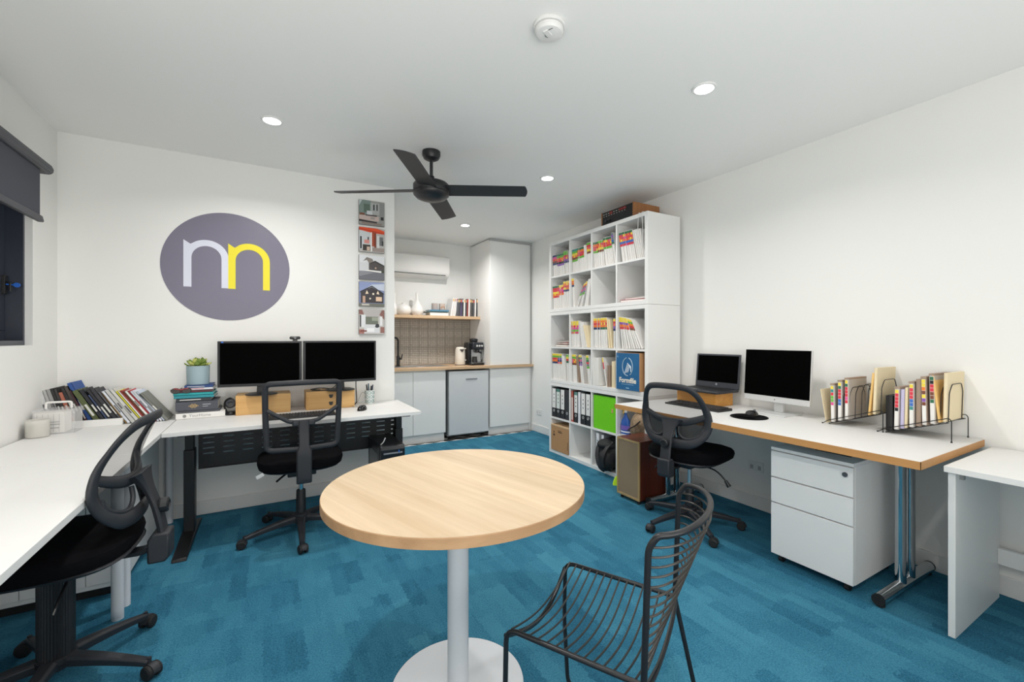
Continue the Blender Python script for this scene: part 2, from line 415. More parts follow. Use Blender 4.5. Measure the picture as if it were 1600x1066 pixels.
# left wall with the window opening
wy0, wy1, wz0, wz1 = 1.9, 3.54, 1.215, 2.12
mb = MB().box(XL-.2, XL, YF, wy0, 0, H).box(XL-.2, XL, wy1, YL+.1, 0, H).box(XL-.2, XL, wy0, wy1, 0, wz0).box(XL-.2, XL, wy0, wy1, wz1, H)
struct('wall_left', mb, M['wall'], smooth=False)
struct('wall_back', MB().box(XL-.2, XK, YL, YL+0.1, 0, H), M['wall'])
struct('wall_kitchen_left', MB().box(XK-0.1, XK, YL+0.1, YB, 0, H), M['wall'])
struct('wall_kitchen_back', MB().box(XK-0.1, XR+.1, YB, YB+.1, -.02, H), M['wall'])
struct('wall_right', MB().box(XR, XR+.1, YF, YB, -.02, H), M['wall'])
struct('wall_front', MB().box(XL-.2, XR+.1, YF-.1, YF, -.02, H), M['wall'])
def bb(name, x0, x1, y0, y1): struct(name, MB().box(x0, x1, y0, y1, 0, 0.095), M['trim'], bev=0.003)
bb('baseboard_left', XL, XL+.013, YF, YL-.013); bb('baseboard_back', XL, XK, YL-.013, YL)
bb('baseboard_right', XR-.013, XR, YF, 5.13); bb('baseboard_front', XL+.013, XR-.013, YF, YF+.013)
# window: frame set back in the reveal, sash, dark glass
fo, fi = XL-.031, XL-.13     # front and back of the dark frame liner
win = struct('window_1', MB().box(fi, fo, wy0, wy1-.022, wz0, wz0+.03).box(fi, fo, wy0, wy1, wz1-.03, wz1).box(fi, fo, wy1-.022, wy1, wz0, wz1-.03).box(fi, fo, wy0, wy0+.022, wz0+.03, wz1-.03).box(fi, fi+.05, 2.70, 2.75, wz0+.03, wz1-.03), M['winfr'], smooth=False)
part('sash', MB().box(fi, fi+.03, 2.75, wy1-.022, wz0+.03, wz0+.085).box(fi, fi+.03, 2.75, wy1-.022, wz1-.085, wz1-.03).box(fi, fi+.03, wy1-.077, wy1-.022, wz0+.085, wz1-.085).box(fi, fi+.03, 2.75, 2.80, wz0+.085, wz1-.085), M['winfr'], win, bev=.004)
part('pane', MB().box(fi+.010, fi+.014, 2.80, wy1-.077, wz0+.085, wz1-.085), M['glass'], win, smooth=False)
part('pane', MB().box(fi+.010, fi+.014, wy0+.022, 2.70, wz0+.03, wz1-.03), M['glass'], win, smooth=False)
part('reveal', MB().box(fo, XL, wy1-.004, wy1, wz0, wz1).box(fo, XL, wy0, wy1-.004, wz0, wz0+.004), M['trim'], win, smooth=False)
part('latch', MB().box(fi+.03, fi+.045, wy1-.065, wy1-.035, 1.50, 1.60).tube([(fi+.045, wy1-.05, 1.565), (fi+.06, wy1-.05, 1.56), (fi+.06, wy1-.05, 1.515)], .006), M['blacks'], win, bev=.002)
part('key', MB().cyl((fi+.045, wy1-.05, 1.552), (fi+.085, wy1-.05, 1.550), .004).lathe([(0, -.004), (.013, -.004), (.013, .004), (0, .004)], n=14, T=Matrix.Translation((fi+.085, wy1-.05, 1.550)) @ Matrix.Rotation(radians(90), 4, 'X')), M['blue'], win, label='blue-headed window key')

# ---------------------------------------------------------------- ceiling lights, smoke alarm, fan
for k, (x, y) in enumerate(DOWNLIGHTS):
    lab = ['round white downlight nearest the round wall logo', 'large round white downlight right of the smoke alarm, nearest the camera', 'round white downlight right of the ceiling fan', 'small round white downlight over the kitchenette', 'round white downlight above and behind the camera, left', 'round white downlight at the rear left of the room', 'round white downlight at the rear right of the room'][k]
    t = T('downlight', lab, 'light', (x, y, H-.001), group='ceiling downlights')
    part('trim_ring', MB().lathe([(.046, -.003), (.048, -.007), (.058, -.006), (.062, 0), (.04, 0)], n=36, cap=False), M['trim'], t)
    part('lamp_lens', MB().lathe([(0, -.003), (.046, -.003), (.046, 0)], n=32, cap=False), M['ledlit'], t)
t = T('smoke_alarm', 'round white smoke alarm on the ceiling', 'smoke alarm', (1.005, 1.52, H-.001))
part('base', MB().lathe([(0, 0), (.066, 0), (.067, -.008), (.063, -.012), (0, -.012)][::-1], n=48, cap=False), M['trim'], t)
part('body', MB().lathe([(0, -.042), (.035, -.041), (.052, -.036), (.058, -.028), (.058, -.015), (.052, -.012), (0, -.012)], n=48, cap=False), M['trim'], t)
part('test_button', MB().box(-.012, .012, -.036, .004, -.0445, -.04, Matrix.Rotation(radians(-62), 4, 'Z')), M['trim'], t, bev=.003)
part('vent_slot', MB().tube(catmull([(-.012, -.043, -.0415), (-.022, -.02, -.0425), (-.016, .008, -.043), (.0, .012, -.043)], 4), .0011, 5), M['bezel'], t)
fx, fy = 0.977, 2.968
t = T('ceiling_fan', 'matt black four-blade ceiling fan on a short rod', 'fan', (fx, fy, H-.001))
part('canopy', MB().lathe([(0, -.062), (.03, -.062), (.052, -.05), (.062, -.028), (.062, 0), (0, 0)], n=40, cap=False), M['fan'], t)
part('rod', MB().cyl((0, 0, -.06), (0, 0, -.2), .0115).lathe([(.012, -.165), (.02, -.172), (.022, -.2), (.03, -.215)], n=20), M['fan'], t)
part('motor_housing', MB().lathe([(0, -.345), (.06, -.34), (.1, -.325), (.121, -.305), (.124, -.29), (.121, -.288), (.124, -.285), (.124, -.235), (.112, -.222), (.05, -.212), (0, -.21)], n=56, cap=False), M['fan'], t, ang=50)
for k in range(4):
    a0 = radians(-31+90*k)
    def bf(u, v, a0=a0):
        r = .09+.58*u; wdt = .066-.004*u; s_ = (v*2-1)
        rr = r-(.014*s_*s_ if u > .98 else 0); pitch = -radians(13)
        q = Vector((rr, s_*wdt*cos(pitch), -.268+s_*wdt*sin(pitch)-.010*u))
        return Matrix.Rotation(a0, 3, 'Z') @ q
    part('blade', MB().shell(lambda u, v: bf(u, v), 16, 6, .006), M['blade'], t)

# ---------------------------------------------------------------- wall graphics
t = T('wall_logo', 'round purple-grey wall sticker with a white and a yellow letter n', 'logo', (-.2535, YL, 1.78))
N_ = [(.392*cos(2*pi*k/96), .392*sin(2*pi*k/96)) for k in range(96)]
fl = ((0, 0, 0), (1, 0, 0), (0, 0, 1), (0, -1, 0))
part('disc', MB().prism(N_, 0.0002, .0022, fl), M['logo'], t, smooth=False)
def nshape(x0, x1, yb, cx, ro, ri, yc, apex, notch):
    xo = cx+ro
    o = [(x0, yb), (x0, apex), (notch[0], notch[1])]
    for k in range(0, 17):
        a = radians(118-118*k/16); o.append((cx+ro*cos(a), yc+ro*sin(a)))
    o += [(xo, yb), (cx+ri, yb)]
    for k in range(0, 19):
        a = radians(180*k/18); o.append((cx+ri*cos(a), yc+ri*sin(a)))
    o += [(cx-ri, yb)]
    return o
def tri_prism(mb, poly, d0, d1, fr):   # keeps the concave outline as one n-gon cap; blender tessellates it
    return mb.prism(poly, d0, d1, fr)
part('letter_n', tri_prism(MB(), nshape(-.264, 0, -.158, -.131, .131, .0875, .051, .173, (-.224, .145)), .0022, .0034, fl), M['logow'], t, smooth=False, label='pale white letter n')
part('letter_n', tri_prism(MB(), nshape(-.003, 0, -.160, .1285, .1315, .0865, .051, .171, (.037, .143)), .0028, .0040, fl), M['logoy'], t, smooth=False, label='yellow letter n')

def picture(zt, label, shapes, bg):
    """flat printed picture on a 203 mm canvas block; shapes: (colour, polygon in 0..1)"""
    x0, s = .647, .207
    t = T('picture', label, 'picture', (x0+s/2, YL, zt-s/2), group='square architecture pictures in a column')
    part('canvas', MB().box(-s/2, s/2, -.02, -.0005, -s/2, s/2), cm('#55524f'), t, bev=.001)
    mb = MB(); cols = [bg]; mb.prism([(-s/2+.001, -s/2+.001), (s/2-.001, -s/2+.001), (s/2-.001, s/2-.001), (-s/2+.001, s/2-.001)], .0201, .0206, ((0, 0, 0), (1, 0, 0), (0, 0, 1), (0, -1, 0)))
    for i, (c, p) in enumerate(shapes):
        if c not in cols: cols.append(c)
        mb.mi(cols.index(c)); mb.prism([((q[0]-.5)*s*.99, (q[1]-.5)*s*.99) for q in p], .0206, .0207+.00005*i, ((0, 0, 0), (1, 0, 0), (0, 0, 1), (0, -1, 0)))
    part('print', mb, [cm(c, .35) for c in cols], t, smooth=False)
R4 = lambda a, b, c, d: [(a, b), (c, b), (c, d), (a, d)]
picture(2.418, 'square picture of a grey courtyard, topmost of the column', [
    ('#7c8c86', R4(0, .42, .45, 1)), ('#c3cdcf', [(0, .75), (.12, 1), (0, 1)]), ('#5d6f64', R4(.18, .5, .42, .85)), ('#aeb0ae', R4(.45, .45, 1, .92)), ('#8d8f8d', R4(.8, .4, 1, .95)),
    ('#2d3130', R4(.55, .62, .61, .86)), ('#2d3130', R4(.68, .62, .73, .88)), ('#cfd2d3', R4(.3, .42, .52, .58)), ('#7a4f3c', R4(.02, .38, .22, .47)), ('#c9b6ae', R4(0, .18, .78, .38)), ('#3b3433', R4(.25, .37, .7, .42)), ('#332e2e', [(0, .12), (.7, .1), (.7, .15), (0, .2)]), ('#8d8078', R4(.1, .02, .9, .1)), ('#27282b', R4(.85, .25, .97, .38)), ('#a59c98', R4(.45, .24, .62, .34))], '#9a9a96')
picture(2.189, 'square picture of a room with an orange ceiling, second from the top', [
    ('#c9ced0', R4(0, .1, .46, .86)), ('#e5532c', [(0, 1), (0, .88), (.5, .8), (1, .78), (1, .92), (.7, 1)]), ('#c23f22', [(0, .95), (1, .84), (1, .79), (0, .9)]), ('#a34b30', R4(.5, .25, .66, .84)), ('#7c3521', R4(.6, .2, .67, .8)), ('#f4f4f2', R4(.46, .04, .5, .82)), ('#d7d9d8', R4(.7, .2, .8, .7)), ('#6d6f70', R4(.8, .3, .95, .66)),
    ('#1f2022', R4(.04, .12, .1, .62)), ('#3a3430', R4(.14, .05, .44, .3)), ('#cdb6a4', R4(.3, .06, .42, .22)), ('#d98f86', R4(.2, .35, .4, .5)), ('#9c8f89', R4(.52, .03, 1, .2)), ('#2a3030', R4(.9, .3, .96, .5)), ('#27282a', R4(.33, .5, .38, .62))], '#b9b7b4')
picture(1.957, 'square picture of a bent dark cladded house on a driveway, middle of the column', [
    ('#dfe1e4', R4(0, .55, 1, 1)), ('#d6d8da', R4(0, .38, .38, .7)), ('#87807a', [(.15, .75), (.3, .92), (.52, .86), (.6, .7), (.4, .66), (.3, .8)]), ('#4f4a4a', [(.38, .4), (.38, .68), (.6, .76), (1, .58), (1, .38)]), ('#2c2b2d', [(.4, .62), (.62, .74), (1, .56), (1, .62), (.62, .8)]), ('#6e7078', R4(0, 0, 1, .34)), ('#8c8e95', [(0, .12), (.6, .3), (0, .34)]), ('#ece9e4', [(.2, .36), (.95, .3), (.95, .35), (.4, .4)]), ('#c1a68c', R4(.62, .46, .68, .52)), ('#3e4538', R4(.88, .3, 1, .42))], '#cfd1d4')
picture(1.732, 'square picture of a dark gabled house at dusk, fourth from the top', [
    ('#8f9cc4', [(0, 1), (0, .6), (.4, .78), (1, .9), (1, 1)]), ('#c9d2e2', [(.3, .75), (1, .66), (1, .95), (.5, .9)]), ('#3a3438', [(.06, .14), (.06, .55), (.5, .8), (.96, .52), (.96, .14)]), ('#20201f', [(.04, .54), (.5, .81), (.98, .5), (.98, .55), (.5, .86), (.04, .6)]), ('#e9c9ac', R4(.66, .22, .9, .4)), ('#c9a58c', R4(.14, .14, .24, .42)), ('#fff3d8', R4(.52, .48, .59, .55)), ('#fff3d8', R4(.4, .29, .46, .35)), ('#f2dfc2', [(.24, .5), (.3, .66), (.37, .52)]), ('#f2dfc2', [(.68, .52), (.74, .66), (.8, .5)]), ('#6f7267', R4(0, 0, 1, .12)), ('#c7c3ba', R4(.1, .03, .4, .1))], '#7d88ad')
picture(1.497, 'square picture of a room opening to a garden, lowest of the column', [
    ('#b9b4b2', R4(0, .7, 1, 1)), ('#8a5f57', [(0, 1), (0, .82), (.2, .78), (.12, 1)]), ('#8a5f57', [(1, 1), (1, .6), (.8, .8), (.9, 1)]), ('#6d7466', R4(.25, .4, .75, .72)), ('#9aa08f', R4(.5, .55, .75, .7)), ('#e3e6e8', R4(.08, .28, .25, .8)), ('#2f3234', R4(.03, .3, .08, .78)), ('#d9dbde', R4(.2, .05, .8, .4)), ('#23262c', [(.62, .3), (.66, .42), (.78, .42), (.8, .3), (.7, .26)]), ('#a56d63', R4(.0, .02, .2, .2)), ('#96675e', R4(.84, .05, 1, .3)), ('#ededee', R4(.82, .36, .92, .74)), ('#7c3e35', R4(.05, .1, .3, .16)), ('#f4f5f6', R4(.3, .1, .6, .25))], '#c5c1be')

# ---------------------------------------------------------------- roller blind
t = T('roller_blind', 'charcoal roller blind half lowered over the window', 'blind', (XL, 2.9, 2.12))
y0b, y1b = 1.8, 3.385
part('pelmet', MB().prism([(.004, 0), (.10, 0), (.114, .012), (.116, .03), (.108, .05), (.09, .06), (.004, .06)], y0b, y1b+.055, ((XL, 0, 2.165), (1, 0, 0), (0, 0, 1), (0, 1, 0))), M['blindm'], t, w=True, bev=.006)
part('fabric', MB().box(XL+.085, XL+.0865, y0b, y1b-.03, 1.905, 2.18), M['blind'], t, w=True, smooth=False)
part('bottom_rail', MB().prism([(.074, 0), (.098, 0), (.1, .006), (.094, .034), (.078, .034)], y0b, y1b-.02, ((XL, 0, 1.885), (1, 0, 0), (0, 0, 1), (0, 1, 0))), M['blindm'], t, w=True, bev=.003)

# ---------------------------------------------------------------- kitchenette
CZ = .9
t = T('sink_cabinet', 'white handleless base cabinet under the sink', 'cabinet', (1.4, 5.45, 0))
part('body', MB().box(XK+.002, 1.868, 5.14, YB-.01, .1, CZ-.031), M['cab'], t, w=True, smooth=False)
part('door', MB().box(XK+.004, 1.462, 5.12, 5.139, .105, CZ-.05), M['cab'], t, w=True, bev=.0015)
part('door', MB().box(1.466, 1.866, 5.12, 5.139, .105, CZ-.05), M['cab'], t, w=True, bev=.0015)
part('plinth', MB().box(XK+.002, 1.862, 5.165, 5.18, -.008, .1), M['trim'], t, w=True, smooth=False)
t = T('end_cabinet', 'white base cabinet right of the bar fridge', 'cabinet', (2.77, 5.45, 0))
part('body', MB().box(2.466, 3.07, 5.14, YB-.01, .1, CZ-.031), M['cab'], t, w=True, smooth=False)
part('door', MB().box(2.468, 3.068, 5.12, 5.139, .105, CZ-.05), M['cab'], t, w=True, bev=.0015)
part('plinth', MB().box(2.466, 3.07, 5.165, 5.18, -.008, .1), M['trim'], t, w=True, smooth=False)
part('filler_strip', MB().box(3.07, XR-.001, 5.15, 5.17, -.008, CZ-.031), M['cab'], t, w=True, smooth=False)
t = T('tall_wall_cabinet', 'tall white wall cabinet standing on the oak counter', 'cabinet', (2.77, 5.45, CZ))
part('body', MB().box(2.47, 3.07, 5.14, YB-.001, CZ, 2.545), M['cab'], t, w=True, smooth=False)
part('door', MB().box(2.472, 3.069, 5.12, 5.139, CZ+.004, 2.52), M['cab'], t, w=True, bev=.0015)
part('shadow_gap', MB().box(2.47, 3.109, 5.135, 5.15, 2.52, H-.001), cm('#b9b9b7'), t, w=True, smooth=False)  # grey strip, shade of the gap below the ceiling put into its colour
part('filler_strip', MB().box(3.072, XR-.001, 5.15, 5.17, CZ, H-.001), cm('#cfcfcd'), t, w=True, smooth=False)
t = T('kitchen_counter', 'pale oak counter top running along the kitchenette', 'counter', (2.0, 5.43, CZ))
part('worktop', MB().box(XK+.001, XR-.001, 5.09, YB-.001, CZ-.03, CZ), M['oakc'], t, w=True, bev=.0015)
t = T('bar_fridge', 'small silver-white bar fridge under the counter', 'fridge', (2.17, 5.45, -.008))
part('body', MB().box(1.905, 2.44, 5.17, 5.7, .035, .85), cm('#8e9193', .4), t, w=True, bev=.004)
part('door', MB().box(1.905, 2.44, 5.105, 5.165, .06, .845), M['fridge'], t, w=True, bev=.006)
part('handle', MB().box(2.125, 2.28, 5.099, 5.106, .735, .752), cm('#8c8f92', .3), t, w=True, bev=.002)
for dx in (1.94, 2.4): part('foot', MB().cyl((dx, 5.2, -.008), (dx, 5.2, .04), .015), M['rubber'], t, w=True)
t = T('air_conditioner', 'white split-system air conditioner above the kitchenette shelf', 'air conditioner', (1.69, YB-.001, 2.2))
pr = [(0, .14), (.17, .14), (.185, .12), (.195, -.05), (.185, -.09), (.16, -.125), (.03, -.15), (0, -.15)]
part('casing', MB().prism([(-a, b) for a, b in pr], 1.285, 2.095, ((0, YB-.001, 2.205), (0, 1, 0), (0, 0, 1), (1, 0, 0))), M['ceramic'], t, w=True, bev=.006)
part('louvre', MB().box(1.31, 2.04, -.19, -.08, -.004, .002, Matrix.Translation((0, YB, 2.095)) @ Matrix.Rotation(radians(-16), 4, 'X')), M['ceramic'], t, w=True, bev=.002)
part('air_slot', MB().box(1.31, 2.04, YB-.183, YB-.17, 2.092, 2.098), M['bezel'], t, w=True, smooth=False)
t = T('wall_shelf', 'pale oak wall shelf above the mosaic splashback', 'shelf', (1.7, 5.6, 1.51))
part('board', MB().box(XK+.001, 2.5, 5.43, YB-.001, 1.51, 1.547), M['oakc'], t, w=True, bev=.0015)
# splashback: 123 mm mosaic sheets
t = T('splashback', 'taupe mosaic splashback under the wall shelf', 'tiles', (1.7, YB-.001, CZ))
part('grout_bed', MB().box(XK+.001, 2.468, YB-.006, YB-.0005, CZ, 1.51), M['grout'], t, w=True, smooth=False)
sm = MB().box(-.0605, .0605, -.005, 0, -.0605, .0605)
proto = part('mosaic_sheet', sm, M['mosaic'], t, bev=.001, seg=1); proto.location = (0, 0, 0); first = True
x = 2.468-.0635
while x > 1.2:
    z = 1.51-.063
    while z > CZ:
        o = proto if first else proto.copy()
        if not first: COL.objects.link(o)
        o.parent = t; o.location = (x-1.7, -.006, z-CZ); first = False
        if z-.0605 < CZ: o.location = (x-1.7, -.006, z-CZ); o.scale = (1, 1, max(.1, (z+.0605-CZ-.002)/.121)); o.location.z = (z+.0605+CZ)/2-CZ+.001
        z -= .1235
    x -= .1235
t = T('kitchen_sink', 'shallow stainless steel sink with drainer in the oak counter', 'sink', (1.6, 5.5, CZ))
part('rim', MB().box(1.30, 1.98, 5.3, 5.34, CZ+.0005, CZ+.004).box(1.30, 1.98, 5.62, 5.66, CZ+.0005, CZ+.004).box(1.30, 1.34, 5.34, 5.62, CZ+.0005, CZ+.004).box(1.62, 1.98, 5.34, 5.62, CZ+.0005, CZ+.0025), M['steel'], t, w=True, bev=.001)
part('bowl', MB().box(1.34, 1.62, 5.34, 5.62, CZ+.0003, CZ+.001), cm('#8b8e90', .3), t, w=True, smooth=False)
for k in range(6): part('drain_ridge', MB().box(1.66+k*.05, 1.67+k*.05, 5.37, 5.6, CZ+.0025, CZ+.0045), M['steel'], t, w=True, bev=.001)
t = T('sink_tap', 'matt black gooseneck tap beside the sink', 'tap', (1.40, 5.56, CZ+.004))
part('stem', MB().lathe([(.028, 0), (.028, .006), (.02, .01), (.02, .12), (.014, .13), (.013, .14)], n=24).tube(fillet([(0, 0, .13), (0, 0, .36), (-.14, -.02, .36), (-.14, -.02, .29)], .055, 8), .0125, 12), M['blacks'], t)
part('lever', MB().cyl((.018, -.005, .09), (.045, -.01, .1), .014).tube([(.04, -.01, .1), (.05, -.012, .15)], .006), M['blacks'], t)
t = T('kettle', 'cream electric kettle on the oak counter', 'kettle', (2.175, 5.42, CZ))
part('body', MB().lathe([(0, .012), (.066, .012), (.069, .02), (.068, .1), (.064, .19), (.058, .225), (.04, .24), (0, .243)], n=36, cap=False), M['cream'], t)
part('base', MB().lathe([(0, 0), (.07, 0), (.07, .011), (0, .011)], n=36, cap=False), cm('#8d8478'), t)
part('handle', MB().tube(fillet([(.055, 0, .215), (.105, 0, .22), (.1, 0, .07), (.066, 0, .06)], .03, 5), .009, 10), M['cream'], t)
part('spout', MB().prism([(-.03, .21), (.03, .21), (.0, .17)], -.071, -.055, ((0, 0, 0), (1, 0, 0), (0, 0, 1), (0, 1, 0))), cm('#3a3430'), t)
t = T('coffee_machine', 'black and steel espresso machine on the oak counter', 'coffee machine', (2.355, 5.38, CZ))
part('body', MB().box(-.10, .10, -.03, .11, .03, .30), M['blacks'], t, bev=.012)
part('head', MB().box(-.06, .102, -.10, -.02, .205, .302), cm('#20242e', .3), t, bev=.018)
part('backplate', MB().box(-.05, .085, -.036, -.029, .04, .205), M['steel'], t, bev=.004)
part('drip_tray', MB().box(-.1, .1, -.12, .11, .0, .032), M['blacks'], t, bev=.01)
part('drip_grille', MB().box(-.08, .085, -.115, -.03, .032, .036), M['steel'], t, bev=.002)
part('portafilter', MB().cyl((.02, -.07, .2), (.02, -.07, .165), .03).tube([(.02, -.08, .18), (.02, -.19, .165)], .011), M['blacks'], t)
part('steam_wand', MB().tube(fillet([(.075, -.06, .21), (.085, -.08, .16), (.07, -.09, .08)], .02), .005), M['chrome'], t)
part('milk_jug', MB().lathe([(0, 0), (.034, 0), (.036, .02), (.03, .06), (.033, .075)], c=(-.02, -.075, .037), n=24, cap=False), cm('#2a2a2c', .3), t)
part('bean_hopper', MB().lathe([(.05, .30), (.056, .33), (.056, .345), (.03, .355), (0, .356)], c=(.01, .03, 0), n=28, cap=False), cm('#26262a', .2), t)
for dx in (.0, .035, .07): part('dial', MB().cyl((dx, -.1, .255), (dx, -.108, .255), .013), M['silver'], t)
t = T('power_point', 'white double power point low on the right wall beside the bookcase', 'socket', (XR, 4.95, .27))
part('plate', MB().box(-.009, 0, -.058, .058, -.036, .036), M['trim'], t, bev=.002)
for dy in (-.03, .03): part('socket_face', MB().box(-.0105, -.0085, dy-.012, dy+.012, -.022, .008), cm('#cfcfcd'), t, bev=.001)
t = T('power_point', 'white double power point on the right wall under the oak-edged desk', 'socket', (XR, 1.93, .31))
part('plate', MB().box(-.009, 0, -.058, .058, -.036, .036), M['trim'], t, bev=.002)
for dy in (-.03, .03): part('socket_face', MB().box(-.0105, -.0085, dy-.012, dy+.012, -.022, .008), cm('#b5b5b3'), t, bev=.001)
# things on the wall shelf
SZ = 1.547
vz = [((1.375, 5.66), 'slender white bottle vase, leftmost on the wall shelf', [(0, 0), (.04, 0), (.05, .03), (.045, .09), (.024, .16), (.018, .25), (.02, .28)]),
      ((1.49, 5.64), 'squat round white vase on the wall shelf', [(0, 0), (.05, .0), (.085, .03), (.095, .07), (.08, .115), (.035, .14), (.02, .148), (.024, .165)]),
      ((1.665, 5.64), 'tall white long-necked vase on the wall shelf', [(0, 0), (.05, 0), (.078, .04), (.08, .08), (.06, .13), (.03, .175), (.019, .21), (.018, .28), (.021, .3)])]
for (x, y), lab, pr in vz:
    t = T('vase', lab, 'vase', (x, y, SZ)); cp = [(p.x, p.z) for p in catmull([(a, 0, b) for a, b in pr], 5)]
    part('body', MB().lathe([(max(0, a), b) for a, b in cp], n=36, cap=False), M['ceramic'], t)
for i, (x0, x1, z0, z1, c, lab) in enumerate([(1.80, 2.05, 0, .045, '#efeeec', 'thick white book lying on the wall shelf, lowest of its pile'), (1.755, 2.04, .045, .062, '#4c6a6c', 'dark teal book, middle of the pile on the wall shelf'), (1.80, 2.06, .062, .08, '#5e9fc8', 'light blue book on top of the pile on the wall shelf')]):
    t = T('book', lab, 'book', ((x0+x1)/2, 5.62, SZ+z0), group='pile of books on the wall shelf'); hx = (x1-x0)/2
    part('cover', MB().box(-hx, hx, -.1, .1, 0, .003).box(-hx, hx, -.1, .1, z1-z0-.003, z1-z0).box(-hx, hx, -.1, -.097, 0, z1-z0), cm(c), t, smooth=False)
    part('pages', MB().box(-hx+.004, hx-.004, -.097, .096, .003, z1-z0-.003), M['paper'], t, smooth=False)
for x, c, c2, lab in [(1.90, '#b9aca6', '#a3958f', 'plain pinkish-grey mug on the blue book'), (2.0, '#cdbdb0', '#b9783f', 'beige mug with a brown rainbow print on the blue book')]:
    t = T('mug', lab, 'mug', (x-.01, 5.6, SZ+.08))
    part('body', MB().lathe([(0, 0), (.038, 0), (.041, .006), (.041, .088), (.037, .088), (.036, .01), (0, .01)], n=28, cap=False), cm(c), t)
    if c2 != '#a3958f':
        for r in (.018, .027): part('rainbow_print', MB().tube([(r*cos(a*pi/10), -sqrt(.0412**2-(r*cos(a*pi/10))**2), .02+r*sin(a*pi/10)*1.2) for a in range(11)], .003, 6), cm(c2), t)
xs = 2.075; cols = ['#f1f0ee', '#e9e8e6', '#efeeec', '#6b7076', '#55585e', '#474a50', '#5c4f78', '#3f4246', '#efefed', '#4a4c50', '#8a3a38', '#f0efed', '#6a6664', '#444648', '#5c5c60', '#ececea', '#3d3f44']
for i, c in enumerate(cols):
    w_ = .024; lean = radians(10 if i < 3 else (5 if i < 6 else 1.5)); hh = .25 if i < 3 else .235+.012*random.random()
    cn = ['white', 'white', 'off-white', 'mid-grey', 'grey', 'dark grey', 'purple-grey', 'charcoal', 'white', 'slate grey', 'dark red', 'white', 'warm grey', 'dark grey', 'grey', 'white', 'charcoal'][i]
    t = T('magazine', '%s magazine, %s from the left among those standing on the wall shelf' % (cn, ORDN[i]), 'magazine', (xs, 5.62, SZ), group='magazines at the right end of the wall shelf')
    Tm = Matrix.Rotation(lean, 4, 'Y')
    part('cover', MB().box(0, w_-.004, -.1, .1, 0.004, hh, Tm), cm(c), t, bev=.0015)
    part('spine_mark', MB().box(.003, w_-.007, -.1012, -.1, hh-.045, hh-.01, Tm), cm(['#f0c07a', '#c9a07c', '#d9534a', '#e9e6e0'][i % 4]), t, smooth=False)
    xs += w_-(.001 if i > 2 else -.001)

# ---------------------------------------------------------------- three stacked bookcase units
BX0, BX1, BY0, BY1 = 2.69, 3.08, 2.60, 4.07
CW = (BY1-BY0-.07-.054)/4
cellY = [BY1-.035-i*(CW+.018) for i in range(4)]           # far (left in view) edge of each cell
rowZ = {0: 1.934, 1: 1.575, 2: 1.164, 3: .805, 4: .394, 5: .035}
for k, lab in enumerate(['white eight-cube shelf unit standing on the carpet, lowest of the stack of three', 'white eight-cube shelf unit in the middle of the stack of three', 'white eight-cube shelf unit on top of the stack, under the amplifier']):
    b = .77*k; t = T('cube_shelf_unit', lab, 'bookcase', (BX0, (BY0+BY1)/2, b), group='white cube shelf units stacked against the right wall')
    part('side_panel', MB().box(BX0, BX1, BY0, BY0+.035, b+.001, b+.769), M['shelfw'], t, w=True, bev=.0012)
    part('side_panel', MB().box(BX0, BX1, BY1-.035, BY1, b+.001, b+.769), M['shelfw'], t, w=True, bev=.0012)
    part('top_panel', MB().box(BX0, BX1, BY0+.0352, BY1-.0352, b+.735, b+.769), M['shelfw'], t, w=True, bev=.0012)
    part('bottom_panel', MB().box(BX0, BX1, BY0+.0352, BY1-.0352, b+.001, b+.035), M['shelfw'], t, w=True, bev=.0012)
    for i in range(3): part('divider', MB().box(BX0+.002, BX1, cellY[i+1]+.0002, cellY[i]-CW-.0002, b+.0352, b+.7348), M['shelfw'], t, w=True, bev=.0008, seg=1)
    for i in range(4): part('shelf', MB().box(BX0+.002, BX1, cellY[i]-CW+.0002, cellY[i]-.0002, b+.376, b+.394), M['shelfw'], t, w=True, bev=.0008, seg=1)

# files with colour-coded tabs
_fb = {}
def file_body(th, hh, mk):
    k = (th, hh, mk)
    if k not in _fb:
        mb = MB().prism([(0, -th*.3), (.004, -.0005), (.30, -.0005), (.30, -th+.0005), (.004, -th+.0005), (0, -th*.7)], 0, hh, ((0, 0, 0), (1, 0, 0), (0, 1, 0), (0, 0, 1)))
        o = part('card_body', mb, M[mk], None, smooth=False); _fb[k] = o.data; bpy.data.objects.remove(o)
    return _fb[k]
_ft = {}
def file_tabs(th, hh, pal):
    k = (th, hh, pal)
    if k not in _ft:
        mb = MB(); bw = min(.0215, hh*.62/len(pal)); mats = []; z = hh-.004
        for c in pal:
            if c not in mats: mats.append(c)
            mb.mi(mats.index(c)); mb.box(-.0008, .003, -th+.0008, -.0008, z-bw+.0012, z); z -= bw
        o = part('colour_tabs', mb, [TABC[c] for c in mats], None, smooth=False); _ft[k] = o.data; bpy.data.objects.remove(o)
    return _ft[k]
def add_file(x, y, z, th, hh, mk, pal, lean, label, group, rz=0.0):
    t = T('file', label, 'file', (x, y, z+(th*sin(radians(lean)) if lean > 0 else 0)+.0008), group=group); t.rotation_euler = (radians(lean), 0, rz)
    for nm, me in (('card_body', file_body(th, hh, mk)), ('colour_tabs', file_tabs(th, hh, pal) if pal else None)):
        if me is None: continue
        o = bpy.data.objects.new(nm, me); COL.objects.link(o); o.parent = t
ROWN = ['top row', 'second row', 'third row', 'fourth row']
COLN = ['leftmost cube', 'second cube', 'third cube', 'rightmost cube']
_st = {}; _ct = {}
